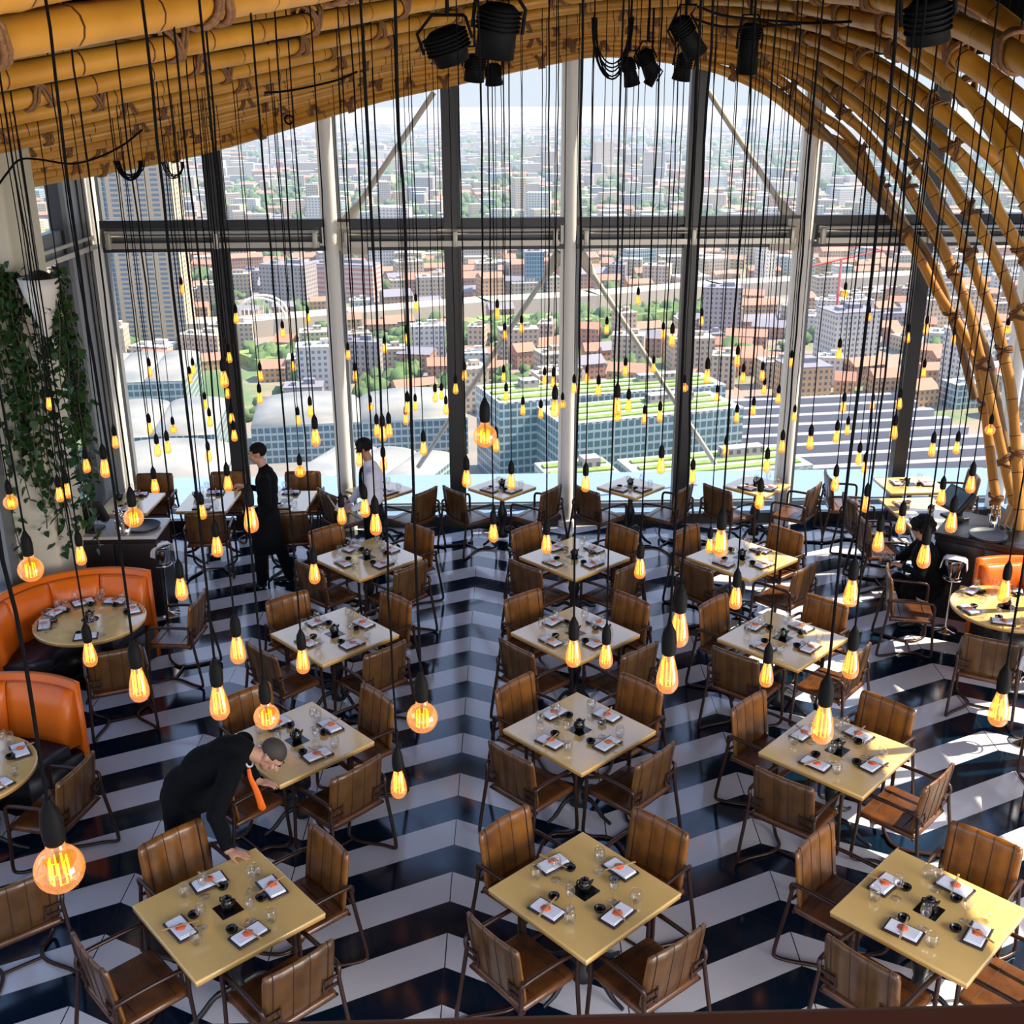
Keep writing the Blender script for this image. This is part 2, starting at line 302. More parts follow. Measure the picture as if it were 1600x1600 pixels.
BULBS=[(-3.696,13.817,3.491,0),(-2.738,12.35,3.391,0),(-2.822,12.203,2.984,0),(-2.46,13.598,2.982,0),(-2.15,13.652,3.15,0),(-2.34,13.456,2.604,0),(-3.706,12.173,2.842,0),(-3.568,13.471,2.559,0),(-3.609,13.436,2.463,0),(-1.853,7.792,3.77,0),(-2.842,12.066,2.611,0),(-2.477,12.122,2.789,0),(-2.239,10.833,2.859,0),(-3.949,9.885,3.073,0),(-3.425,13.323,2.166,0),(-1.735,10.775,2.736,0),(-2.065,11.942,2.326,0),(-3.046,11.964,2.318,0),(-2.803,11.969,2.35,0),(-1.125,7.122,3.524,0),(-3.343,10.759,2.582,0),(-3.548,12.273,2.14,1),(-2.5,10.712,2.512,0),(-3.355,9.748,2.743,0),(-2.972,9.711,2.67,0),(-2.879,9.719,2.697,0),(-2.759,10.648,2.321,0),(-3.318,8.874,2.796,0),(-2.373,6.647,3.48,0),(-1.522,8.715,2.767,1),(-2.539,8.123,2.861,0),(-1.836,7.534,3.071,0),(-3.273,8.121,2.804,0),(-3.213,8.129,2.832,0),(-3.061,6.803,3.204,1),(-2.177,8.045,2.674,0),(-1.02,4.531,3.913,0),(-1.684,5.006,3.749,1),(-1.494,5.742,3.304,0),(-2.384,6.083,3.124,0),(-1.526,5.099,3.336,0),(-0.955,5.675,3.161,0),(-1.733,3.922,3.944,1),(-1.808,4.545,3.264,0),(-1.127,3.188,3.849,0),(-0.999,3.99,3.558,0),(-0.868,3.161,3.793,0),(-0.801,3.52,3.522,1),(-0.84,4.507,3.23,0),(-1.093,2.35,3.782,1),(-1.661,13.483,2.727,0),(-1.425,12.093,2.784,0),(-1.211,13.498,2.798,0),(-0.818,13.667,3.284,0),(-0.942,13.534,2.915,0),(-1.394,13.253,2.119,1),(-0.975,9.719,2.829,0),(-0.793,8.906,3.059,0),(-0.781,8.214,3.231,0),(-0.693,9.781,3.019,0),(-0.87,11.911,2.327,0),(-0.843,13.244,2.131,0),(-0.54,11.988,2.559,0),(-0.519,13.281,2.255,0),(-0.421,11.938,2.432,0),(-0.311,12.014,2.645,0),(-0.209,12.062,2.784,0),(-0.507,8.847,2.917,0),(-1.041,8.83,2.835,0),(-0.844,8.812,2.799,0),(0.163,12.29,3.43,0),(0.477,13.539,3.026,0),(0.271,13.515,2.946,0),(0.248,13.336,2.458,0),(0.249,11.969,2.562,0),(0.751,13.311,2.426,0),(0.7,10.808,2.995,0),(0.432,11.912,2.421,0),(0.631,11.895,2.386,0),(0.473,7.146,3.7,0),(0.967,13.199,2.137,1),(0.003,4.269,4.349,1),(0.096,8.839,2.94,0),(-0.122,7.0,3.263,0),(0.188,7.484,3.073,0),(-0.958,6.938,3.035,0),(-0.753,6.517,3.239,0),(-0.578,5.457,3.531,0),(0.048,6.441,3.089,0),(1.914,13.619,3.344,0),(1.524,13.505,3.006,0),(2.215,13.464,2.944,0),(1.718,9.928,3.586,0),(2.69,13.508,3.097,0),(1.576,12.031,2.822,0),(2.091,13.323,2.553,0),(1.271,13.305,2.446,0),(1.004,11.98,2.645,0),(1.147,10.769,2.92,0),(2.288,12.277,2.557,1),(1.863,8.99,3.471,0),(2.539,10.832,3.19,0),(2.883,11.97,2.749,0),(3.096,11.972,2.768,0),(3.45,13.196,2.302,0),(2.866,13.18,2.216,0),(3.27,11.879,2.527,0),(3.785,13.301,2.611,0),(0.887,7.139,3.71,0),(1.314,9.734,3.031,0),(1.415,11.312,2.485,1),(1.781,11.841,2.321,0),(1.757,10.661,2.671,0),(2.991,11.84,2.401,0),(2.805,11.818,2.329,0),(3.815,13.069,1.983,0),(2.411,10.526,2.35,0),(2.704,9.567,2.675,0),(2.714,8.775,2.947,0),(1.259,7.494,3.175,0),(1.729,8.704,2.686,0),(2.349,8.718,2.768,0),(0.718,7.464,3.058,0),(1.829,6.897,3.117,0),(4.458,13.571,3.391,1),(4.745,13.465,3.124,1),(3.557,10.829,3.251,0),(3.594,10.642,2.746,0),(4.777,13.092,2.111,0),(4.716,12.072,3.154,0),(4.923,12.098,3.24,0),(4.888,11.932,2.786,0),(4.152,10.64,2.779,0),(3.414,8.785,3.023,0),(5.788,13.344,2.867,0),(6.053,13.28,2.711,1),(6.165,12.772,3.084,1),(3.2,9.584,2.754,0),(4.033,11.737,2.196,0),(3.401,9.51,2.567,0),(3.797,10.429,2.18,0),(3.731,8.727,2.886,0),(4.292,9.52,2.656,0),(4.691,9.762,2.744,1),(2.693,7.986,2.853,0),(3.238,6.895,3.21,0),(3.258,7.361,2.955,0),(2.718,7.359,2.911,0),(2.182,5.651,3.313,0),(2.596,6.389,3.125,0),(2.589,5.676,3.411,0),(2.086,4.813,3.572,0),(1.519,4.167,3.683,0),(2.59,4.983,3.306,0),(1.721,7.848,2.41,0),(0.978,4.254,3.881,0),(0.854,5.635,3.179,0),(1.246,5.008,3.28,0),(0.619,3.201,4.007,0),(0.514,2.793,4.07,0),(1.268,4.428,3.162,0),(1.398,3.753,3.573,0),(0.956,2.731,3.932,0),(1.649,3.084,3.761,0),(0.357,6.031,3.174,0),(0.344,3.948,3.539,0),(0.539,4.478,3.245,0),(-0.2,2.934,3.854,1),(-0.349,3.642,3.15,0)]
SPOTS=[(-0.184,7.162,5.927,0.1,0.2,0.14,-18),(0.098,6.315,5.961,0.105,0.26,0.12,8),(-0.041,11.424,5.933,0.1,0.24,0.11,6),(0.157,13.119,5.917,0.1,0.22,0.1,-4),(1.708,12.041,5.993,0.09,0.26,0.09,-28),(1.607,12.658,5.925,0.09,0.28,0.08,-14),(1.931,13.27,5.874,0.06,0.16,0.06,28),(1.547,8.873,6.062,0.09,0.3,0.09,-35),(1.922,11.159,5.928,0.09,0.24,0.085,8),(2.441,10.769,6.065,0.1,0.42,0.1,0),(1.87,4.974,5.916,0.09,0.17,0.1,-12)]
COILS=[(1.04,9.315,6.069,0.16,0.2),(-3.361,11.185,5.051,0.13,0.08),(-3.104,11.805,5.018,0.1,0.07),(-1.982,12.261,5.466,0.05,0.05)]
CABLES=[[(-4.054,9.669,4.938),(-3.946,9.717,5.078),(-3.838,9.755,5.187),(-3.678,9.752,5.191),(-3.486,9.944,5.146),(-3.268,9.955,5.19),(-3.049,9.984,5.286),(-2.812,9.813,5.417)],[(-1.849,10.214,5.706),(-1.645,10.214,5.72),(-1.409,10.116,5.758),(-1.191,10.129,5.808),(-1.027,10.039,5.866)],[(1.488,8.185,6.217),(1.682,8.269,6.167),(1.952,8.471,6.156),(2.254,8.235,6.115),(2.427,7.796,6.094)],[(1.539,8.704,6.181),(1.724,8.679,6.128),(1.909,8.671,6.118),(2.326,8.666,6.134)]]
# ---------------------------------------------------------------- floor, ceiling, walls
def floor_material():
    M = mat('zigzag_tiles', (.5, .5, .5), .10, spec=.6)
    b = M.node_tree.nodes['Principled BSDF']
    tx = N(M, 'ShaderNodeTexCoord'); mp = N(M, 'ShaderNodeSeparateXYZ')
    LK(M, tx.outputs['Object'], mp.inputs[0])
    a = radians(1.6); ca, sa = cos(a), sin(a)
    x = math_node(M, 'ADD', mp.outputs[0], .26); y = math_node(M, 'ADD', mp.outputs[1], -8.47)
    u = math_node(M, 'ADD', math_node(M, 'MULTIPLY', x, ca), math_node(M, 'MULTIPLY', y, -sa))
    v = math_node(M, 'ADD', math_node(M, 'MULTIPLY', x, sa), math_node(M, 'MULTIPLY', y, ca))
    P_ = 2.47
    t = math_node(M, 'PINGPONG', u, P_/2)
    w = math_node(M, 'MULTIPLY_ADD', t, .5, v)
    s = math_node(M, 'FRACT', math_node(M, 'MULTIPLY', w, -1/.677))
    white = math_node(M, 'LESS_THAN', s, .5)
    # hairline joints along the folds and between stripes
    j1 = math_node(M, 'LESS_THAN', t, .004); j2 = math_node(M, 'GREATER_THAN', t, P_/2-.004)
    j = math_node(M, 'MAXIMUM', j1, j2)
    no = N(M, 'ShaderNodeTexNoise'); no.inputs['Scale'].default_value = 1.3; no.inputs['Detail'].default_value = 6
    LK(M, tx.outputs['Object'], no.inputs['Vector'])
    r1 = N(M, 'ShaderNodeValToRGB'); LK(M, no.outputs['Fac'], r1.inputs[0])
    r1.color_ramp.elements[0].color = (0.60, 0.57, 0.59, 1); r1.color_ramp.elements[1].color = (0.76, 0.74, 0.76, 1)
    mx = N(M, 'ShaderNodeMix'); mx.data_type = 'RGBA'; LK(M, white, mx.inputs[0]); mx.inputs[6].default_value = (0.0015, 0.010, 0.024, 1); LK(M, r1.outputs[0], mx.inputs[7])
    m2 = N(M, 'ShaderNodeMix'); m2.data_type = 'RGBA'; LK(M, j, m2.inputs[0]); LK(M, mx.outputs[2], m2.inputs[6]); m2.inputs[7].default_value = (0.02, 0.02, 0.025, 1)
    LK(M, m2.outputs[2], b.inputs['Base Color'])
    n2 = N(M, 'ShaderNodeTexNoise'); n2.inputs['Scale'].default_value = 3.0; n2.inputs['Detail'].default_value = 8; LK(M, tx.outputs['Object'], n2.inputs['Vector'])
    LK(M, math_node(M, 'MULTIPLY_ADD', n2.outputs['Fac'], .16, .03), b.inputs['Roughness'])
    return M
FLOORM = floor_material()
struct(MB().box((1.2, 6.3, -.1), (12.6, 16.7, .2)).obj('floor', FLOORM))
struct(MB().box((1.2, 7.0, 7.2), (13.6, 15.2, .3)).obj('ceiling', ROOF))
FY = 14.65; WL = -5.05; WR = 7.38
CX = [-4.95, -1.93, 1.15, 4.22, 7.3]; MX = [-3.40, -0.40, 2.71, 5.80]
# pale ledges at the foot of the glazing, dark kerb lines
struct(MB().box((1.2, FY+.02, .05), (12.5, .10, .20)).obj('trim_1', DARKFRAME))
struct(MB().box((1.2, FY+.18, .06), (12.5, .22, .16)).obj('trim_2', LEDGE))
struct(MB().box((1.2, FY+.32, .12), (12.5, .06, .18)).obj('trim_3', GREYFRAME))
struct(MB().box((1.2, FY+1.0, .15), (13.2, 1.30, .16)).obj('trim_4', LEDGE))
# white steel columns of the front glazing
for i, x in enumerate(CX):
    b = MB()
    b.lathe([(.085, -.1), (.085, 7.0)], (x, FY, 0), 16)
    b.box((x-.10, FY+.06, 3.45), (.05, .12, 7.1)); b.box((x+.10, FY+.06, 3.45), (.05, .12, 7.1), 1)
    b.lathe([(.13, -.1), (.13, .08), (.085, .10)], (x, FY, 0), 16)
    o = b.obj('facade_column', [WHITEPAINT, GREYFRAME])
    tag(o, ['white steel column in the left corner of the glazing', 'white steel column of the front glazing left of the white-shirted man',
            'white steel column in the middle of the front glazing', 'white steel column of the front glazing behind the right half of the room',
            'pale column at the right corner of the glazing behind the bamboo feet'][i], 'column', 'steel columns of the front glazing')
for i, x in enumerate(MX):
    b = MB().box((x, FY+.02, 3.5), (.17, .16, 7.1)); b.box((x+.11, FY+.06, 3.5), (.05, .06, 7.1))
    struct(b.obj('trim_%d' % (5+i), DARKFRAME))
# transom: dark band, rails, pale beam, dark band; motor brackets
ZT0, ZT1 = 3.84, 4.26
for nm, z, h, d, mt, yy in (('trim_9', 4.19, .10, .16, DARKFRAME, FY+.06), ('trim_10', 3.87, .06, .14, DARKFRAME, FY+.06), ('trim_11', 4.04, .24, .06, GREYFRAME, FY+.12)):
    struct(MB().box((1.2, yy, z), (12.5, d, h)).obj(nm, mt))
for a, bx in zip(CX, CX[1:]):
    g = empty('blind_rail', ((a+bx)/2, FY-.08, 4.0), 0, 'pale roller blind rail set on the transom %s' % {0: 'in the leftmost bay', 1: 'in the bay behind the white-shirted man', 2: 'in the bay right of the middle column', 3: 'in the rightmost bay behind the bamboo'}[CX.index(a)], 'blind rail', 'blind rails along the transom')
    L_ = bx-a-.3
    MB().tube([(-L_/2, 0, .09), (L_/2, 0, .09)], .022, 10).tube([(-L_/2, .03, .04), (L_/2, .03, .04)], .014, 8).obj('roller', RAIL, g)
    MB().box((0, .02, -.07), (L_, .10, .07)).obj('beam', RAIL, g)
    for sx in (-.5, 0.02, .5):
        MB().rbox((sx*(L_-.1), -.02, -.01), (.06, .10, .20), .01).obj('bracket', RAIL, g)
# diagonal braces with gusset plates
def brace(p0, p1, lab, g0=True):
    e = empty('diagonal_brace', p0, 0, lab, 'brace', 'diagonal steel braces of the glazing')
    d = Vector(p1)-Vector(p0); n = d.normalized(); L_ = d.length
    MB().tube([n*.35, n*(L_-.25)], .036, 12).obj('rod', BRACE, e)
    b = MB(); b.tube([Vector((0, 0, 0)), n*.12, n*.30, n*.42], [.09, .085, .062, .036], 10, sx=.45); b.obj('clevis', BRACE, e)
    return e
brace((-1.80, FY+.02, 4.10), (-0.42, FY+.12, 5.95), 'upper diagonal brace rising right from the transom, in the left half of the glazing')
brace((4.08, FY+.02, 4.10), (2.72, FY+.12, 5.95), 'upper diagonal brace rising left from the transom, in the right half of the glazing')
brace((1.03, FY+.05, 3.78), (-1.12, FY+1.1, .35), 'lower diagonal brace running down left from the middle column')
brace((1.27, FY+.05, 3.78), (3.58, FY+1.1, .35), 'lower diagonal brace running down right from the middle column')
for i, (x, s) in enumerate(((-1.80, 1), (4.08, -1))):
    MBX = MB(); MBX.box((x, FY, 4.02), (.22, .04, .36)); MBX.box((x+s*.16, FY, 3.88), (.34, .10, .16)); struct(MBX.obj('trim_%d' % (12+i), BRACE))
struct(MB().box((1.2, FY-.02, 6.62), (12.5, .14, .92)).obj('wall_front_header', ROOF)); struct(MB().box((WR-.02, 7.0, 6.55), (.14, 15.2, 1.1)).obj('wall_right_header', ROOF)); struct(MB().box((WL+.02, 7.0, 6.62), (.14, 15.2, .92)).obj('wall_left_header', ROOF))
# glass of the front wall: one pane per half bay above and below the transom
xs = sorted(CX+MX); k = 1
for a, bx in zip(xs, xs[1:]):
    for z0, z1 in ((.12, 3.84), (4.24, 7.0)):
        struct(MB().box(((a+bx)/2, FY+.10, (z0+z1)/2), (bx-a-.16, .012, z1-z0)).obj('window_%d' % k, PANE)); k += 1
# left wall
def wall_post(x, y0, y1, m_, nm, z0=0, z1=7.0, t=.16):
    return struct(MB().box((x, (y0+y1)/2, (z0+z1)/2), (t, y1-y0, z1-z0)).obj(nm, m_))
wall_post(WL, 13.75, 14.25, GREYFRAME, 'trim_14'); wall_post(WL+.02, 14.25, 14.5, DARKFRAME, 'trim_15'); wall_post(WL+.02, 13.6, 13.75, DARKFRAME, 'trim_16')
wall_post(WL, 12.62, 12.75, GREYFRAME, 'trim_17'); wall_post(WL+.02, 14.5, 14.62, WHITEPAINT, 'trim_18')
struct(MB().box((WL, 13.2, 4.08), (.12, 3.0, .30)).obj('trim_19', GREYFRAME))
struct(MB().box((WL+.10, 13.2, 3.93), (.08, 2.8, .06)).box((WL+.10, 13.2, 4.05), (.05, 2.8, .04)).obj('trim_20', RAIL))
struct(MB().box((WL, 13.2, .35), (.14, 3.0, .7)).obj('trim_21', LEDGE))
struct(MB().box((WL-.02, 13.2, 3.5), (.012, 2.9, 7)).obj('window_%d' % k, PANE)); k += 1
col = MB().rbox((WL+.22, 11.55, 3.5), (.50, .85, 7.0), .05); tag(col.obj('pillar', CREAM), 'broad cream pillar behind the hanging plant on the left', 'pillar')
wall_post(WL, 11.9, 12.62, CREAM, 'wall_left')
for i, y in enumerate((10.9, 9.6, 8.3, 7.0, 5.7, 4.4, 2.0)):
    wall_post(WL, y-.12, y+.12, DARKFRAME if i % 2 else GREYFRAME, 'trim_%d' % (22+i))
struct(MB().box((WL, 6.5, 4.08), (.12, 9.2, .30)).obj('trim_30', GREYFRAME))
struct(MB().box((WL, 6.5, .45), (.14, 9.2, .9)).obj('wall_left_base', GREYFRAME))
struct(MB().box((WL-.02, 6.5, 3.5), (.012, 9.2, 7)).obj('window_%d' % k, PANE)); k += 1
# right wall: columns, transom, glass; solid above the window head
for i, y in enumerate((11.6, 8.55, 5.5, 2.4)):
    b = MB().lathe([(.10, -.1), (.10, 7.0)], (WR-.05, y, 0), 14).box((WR, y, 3.5), (.10, .30, 7.0), 1)
    tag(b.obj('facade_column', [WHITEPAINT, GREYFRAME]), 'white column of the right side glazing, number %s back from the corner' % ('one', 'two', 'three', 'four')[i], 'column', 'columns of the side glazing')
for i, y in enumerate((13.1, 10.1, 7.0, 4.0)): wall_post(WR, y-.07, y+.07, DARKFRAME, 'trim_%d' % (31+i))
struct(MB().box((WR, 8.3, 4.08), (.12, 12.6, .30)).obj('trim_36', GREYFRAME))
struct(MB().box((WR, 8.3, .12), (.16, 12.6, .24)).obj('trim_37', LEDGE))
struct(MB().box((WR+.02, 8.3, 3.5), (.012, 12.6, 7)).obj('window_%d' % k, PANE)); k += 1
# balcony handrail at the foot of the view
tag(MB().rbox((1.30, 1.095, 4.418), (3.43, .10, .10), .015).obj('balcony_handrail', HANDRAIL), 'brown handrail of the balcony along the lower edge', 'handrail')

# ---------------------------------------------------------------- bamboo canopy
def pole(pts, r, name, material, label, seg=12, node=.42, ph=0.0, group=None, cat='bamboo pole'):
    P = resample(catmull(pts, 5), .07); b = MB(); rr = []; al = []; L_ = 0; prev = P[0]
    for p in P:
        L_ += (p-prev).length; prev = p
        u = L_/node + ph; d = abs(u-math.floor(u)-.5)*node
        rr.append(r*(1.0 + .07*math.exp(-(d/.03)**2))); al += [u]*seg
    b.tube(P, rr, seg); b.attr = al + [al[0]]*seg + [al[-1]]*seg
    o = b.obj(name, material); tag(o, label, cat, group); return o, P
def lashing(parent, P, i, r, flip=1):
    """three turns of rope slung round the pole and up to the one above"""
    p = P[i]; t = (P[min(i+1, len(P)-1)]-P[max(i-1, 0)]).normalized()
    up = Vector((0, 0, 1)); up = (up - t*up.dot(t)).normalized() if abs(t.z) < .95 else t.orthogonal().normalized()
    w = t.cross(up); b = MB()
    for k in range(4):
        off = (k-1.5)*.026; lean = .05*flip*(1 if k < 2 else -1); pts = []
        for j in range(17):
            g = 2*pi*j/16
            pts.append(p + t*(off + lean*cos(g)) + up*((r*1.2)*cos(g) + (.03 if cos(g) > 0 else 0)) + w*((r*1.2)*sin(g)))
        b.tube(pts[:-1], .0115, 6, closed=True)
    return b.obj('rope_lashing', ROPE, parent)
ORD = ['nearest', 'second nearest', 'third', 'fourth', 'fifth', 'sixth', 'seventh', 'eighth', 'ninth', 'tenth', 'eleventh', 'twelfth', 'outermost']
CANOPY = []
for k, pts in enumerate(ARCHES):
    lab = '%s long golden bamboo arch of the canopy, counted from the camera' % ORD[k].capitalize() if k < 12 else 'outermost bamboo arch of the canopy, along the top of the window view'
    o, P = pole(pts, .058, 'bamboo_arch', BAMBOO, lab[0].lower()+lab[1:], ph=k*.37, group='bamboo arches of the canopy')
    CANOPY += P
    n = len(P); step = 17; i = 6 + (k*7) % step
    while i < n-4:
        lashing(o, P, i, .06, 1 if k % 2 else -1); i += step
# second layer of poles tied above the gaps
for k in range(2, len(ARCHES)-1):
    A = resample(catmull(ARCHES[k], 5), .3); B = resample(catmull(ARCHES[k+1], 5), .3); n = min(len(A), len(B)); pts = []
    for i in range(0, n, 3):
        a = A[int(i*(len(A)-1)/(n-1))]; b_ = B[int(i*(len(B)-1)/(n-1))]
        q = a.lerp(b_, .5); out = Vector((max(0, q.x-3.2)*.55, .25, 1.0)).normalized(); q = q + out*(.34 if q.x < 2.2 else .13 if q.x > 3.4 else .34-.21*(q.x-2.2)/1.2)
        if q.x < -4.9: q.x = -4.9
        if q.y > 14.5: q.y = 14.5
        pts.append(q)
    if pts[-1].z < .1: pts[-1].z = 0.0
    o, P = pole(pts, .050, 'bamboo_pole', BAMBOO if k < 7 else BAMBOO2, '%s of the thinner bamboo poles tied above the arches' % ORD[k-2], seg=10, ph=k*.21, group='upper layer of bamboo poles')
# short cross poles that carry the arches, hidden in the shade above
def canopy_z(x, y):
    best = sorted(((p.x-x)**2+(p.y-y)**2, p.z) for p in CANOPY if p.z > 3.9)[:3]
    return sum(z for _, z in best)/3
for i, (x0, y0, x1, y1) in enumerate(((-3.9, 6.2, -3.6, 14.2), (-2.4, 4.0, -1.9, 14.3), (-1.1, 3.2, -.3, 14.3), (.4, 8.5, .9, 14.3), (1.9, 6.5, 2.1, 14.3), (3.0, 7.0, 3.4, 14.3))):
    pts = []
    for j in range(7):
        t = j/6; x, y = x0+(x1-x0)*t, y0+(y1-y0)*t; pts.append((x, y, min(canopy_z(x, y)+.20, 6.95)))
    pole(pts, .055, 'bamboo_crosspole', BAMBOO2, '%s bamboo crosspole above the arches, counted from the left' % ORD[i].replace('nearest', 'first', 1).replace('second first', 'second'), seg=8, group='bamboo crosspoles above the arches')

# ---------------------------------------------------------------- the city far below
def building_mat(name, wall, glass, su=3.2, sv=3.4, fw=.5, fh=.5, roof=None, rough=.7):
    M = mat(name, wall, rough); b = M.node_tree.nodes['Principled BSDF']
    tx = N(M, 'ShaderNodeTexCoord'); s = N(M, 'ShaderNodeSeparateXYZ'); LK(M, tx.outputs['Object'], s.inputs[0])
    g = N(M, 'ShaderNodeNewGeometry'); sn = N(M, 'ShaderNodeSeparateXYZ'); LK(M, g.outputs['Normal'], sn.inputs[0])
    u = math_node(M, 'FRACT', math_node(M, 'MULTIPLY', math_node(M, 'ADD', s.outputs[0], s.outputs[1]), 1/su))
    v = math_node(M, 'FRACT', math_node(M, 'MULTIPLY', s.outputs[2], 1/sv))
    w = math_node(M, 'MULTIPLY', math_node(M, 'LESS_THAN', u, fw), math_node(M, 'LESS_THAN', v, fh))
    side = math_node(M, 'LESS_THAN', math_node(M, 'ABSOLUTE', sn.outputs[2]), .3)
    w = math_node(M, 'MULTIPLY', w, side)
    x = N(M, 'ShaderNodeMix'); x.data_type = 'RGBA'; LK(M, side, x.inputs[0]); x.inputs[6].default_value = (*(roof or wall), 1); x.inputs[7].default_value = (*wall, 1)
    y = N(M, 'ShaderNodeMix'); y.data_type = 'RGBA'; LK(M, w, y.inputs[0]); LK(M, x.outputs[2], y.inputs[6]); y.inputs[7].default_value = (*glass, 1)
    LK(M, y.outputs[2], b.inputs['Base Color']); return M
G = -150.0
B_BRICK = building_mat('brick_building', (0.42, 0.20, 0.11), (0.10, 0.10, 0.12), roof=(0.26, 0.22, 0.20))
B_ORANGE = building_mat('orange_building', (0.54, 0.31, 0.13), (0.12, 0.11, 0.12), roof=(0.42, 0.16, 0.08))
B_STONE = building_mat('stone_building', (0.50, 0.39, 0.25), (0.13, 0.14, 0.17), roof=(0.40, 0.37, 0.33))
B_WHITE = building_mat('white_building', (0.56, 0.52, 0.44), (0.16, 0.19, 0.24), roof=(0.45, 0.44, 0.42))
B_GREY = building_mat('grey_building', (0.34, 0.29, 0.27), (0.09, 0.10, 0.12), roof=(0.36, 0.34, 0.34))
B_GLASS = building_mat('glass_building', (0.42, 0.47, 0.47), (0.09, 0.17, 0.19), 3.0, 3.6, .80, .70, roof=(0.42, 0.44, 0.42), rough=.35)
B_BLUE = building_mat('blue_glass_building', (0.20, 0.32, 0.38), (0.03, 0.10, 0.16), 2.2, 3.4, .8, .8, roof=(0.30, 0.33, 0.35), rough=.3)
B_TOWER = building_mat('balcony_tower', (0.50, 0.36, 0.22), (0.12, 0.18, 0.24), 9.0, 3.3, .55, .55, roof=(.4, .36, .3))
B_STRIPE = building_mat('banded_building', (0.50, 0.20, 0.16), (0.52, 0.48, 0.44), 6.0, 4.0, 1.0, .45, roof=(.4, .35, .3))
SLATES = mat('slate_roof', (0.22, 0.21, 0.24), .7); TILES = mat('clay_tile_roof', (0.42, 0.19, 0.11), .8, noise=(.05, .7, (0.34, 0.20, 0.15)))
GRASSR = mat('green_roof', (0.15, 0.24, 0.05), .9, noise=(.25, 1, (0.24, 0.32, 0.09)))
TREEM = mat('city_tree_leaves', (0.055, 0.115, 0.035), .95, noise=(.10, 1, (0.12, 0.18, 0.06)))
PALEROOF = mat('pale_shed_roof', (0.31, 0.30, 0.27), .7, noise=(.06, .9, (0.20, 0.22, 0.23)))
ROADM = mat('pale_road', (0.50, 0.43, 0.33), .9, noise=(.05, .5, (0.42, 0.37, 0.30)))
TRACKM = mat('rail_bed', (0.27, 0.235, 0.22), .9); TRAINM = mat('platform_canopy', (0.33, 0.32, 0.33), .6)
def ground_mat():
    M = mat('city_ground', (.3, .3, .3), .95); b = M.node_tree.nodes['Principled BSDF']
    tx = N(M, 'ShaderNodeTexCoord'); a = N(M, 'ShaderNodeTexNoise'); a.inputs['Scale'].default_value = .0035; a.inputs['Detail'].default_value = 9; a.inputs['Roughness'].default_value = .65
    LK(M, tx.outputs['Object'], a.inputs['Vector'])
    r = N(M, 'ShaderNodeValToRGB'); LK(M, a.outputs['Fac'], r.inputs[0]); c = r.color_ramp
    c.elements[0].position = .40; c.elements[0].color = (0.07, 0.14, 0.05, 1); c.elements[1].position = .64; c.elements[1].color = (0.36, 0.30, 0.24, 1)
    for p, q in ((.45, (0.13, 0.19, 0.08, 1)), (.49, (0.30, 0.22, 0.16, 1)), (.56, (0.22, 0.21, 0.20, 1))): e = c.elements.new(p); e.color = q
    LK(M, r.outputs[0], b.inputs['Base Color']); return M
struct(MB().add([(-9000, 60, G), (9000, 60, G), (26000, 30000, G), (-26000, 30000, G)], [(0, 1, 2, 3)], 0, False).obj('ground', ground_mat()))
crng = random.Random(11)
def gable(b, c, w, d, h, rh, rz, mi=1):
    R_ = Matrix.Rotation(rz, 3, 'Z'); c = Vector(c)
    q = [Vector((sx*w/2, sy*d/2, h)) for sx, sy in ((-1, -1), (1, -1), (1, 1), (-1, 1))] + [Vector((-w/2, 0, h+rh)), Vector((w/2, 0, h+rh))]
    b.add([c + R_ @ v for v in q], [(0, 1, 5, 4), (2, 3, 4, 5), (0, 4, 3), (1, 2, 5)], mi, False)
def city_building(x, y, w, d, h, rz, m_, roofm=None, lab=None, rh=0, extras=True, name='city_building', group=None, cat='building'):
    e = empty(name, (x, y, G), rz, lab, cat, group)
    MB().box((0, 0, h/2), (w, d, h)).obj('wall', m_, e)
    r = MB()
    if rh: gable(r, (0, 0, 0), w+1, d+1, h, rh, 0, 0)
    else:
        r.box((0, 0, h+.4), (w+.6, d+.6, .8))
        if extras: r.box((w*.15, d*.1, h+2), (w*.3, d*.3, 3)); r.box((-w*.25, -d*.1, h+1.6), (w*.14, d*.25, 2))
    r.obj('roof', roofm or SLATES, e); return e
# landmarks one can find in the view
city_building(-232, 800, 44, 34, 122, .05, B_TOWER, SLATES, 'tall sandy tower with rows of balconies on the far left')
city_building(-268, 806, 26, 30, 112, .05, B_BLUE, SLATES, 'blue glass tower touching the left side of the sandy tower')
city_building(44, 950, 16, 22, 40, 0, B_BLUE, SLATES, 'slim blue glass tower left of the middle column')
city_building(230, 690, 30, 26, 34, .2, B_WHITE, SLATES, 'white block under the red crane on the right')
city_building(178, 600, 24, 22, 20, .15, B_ORANGE, SLATES, 'yellow four storey house with rows of windows right of the fourth column')
city_building(-118, 960, 62, 22, 30, -.3, B_STRIPE, SLATES, 'red and white banded office block in the left of the view')
city_building(-160, 930, 40, 24, 34, -.3, B_GREY, SLATES, 'dark grey stepped office block beside the banded block')
city_building(-35, 985, 70, 18, 14, .1, B_BRICK, TILES, 'long red block beyond the viaduct', rh=5)
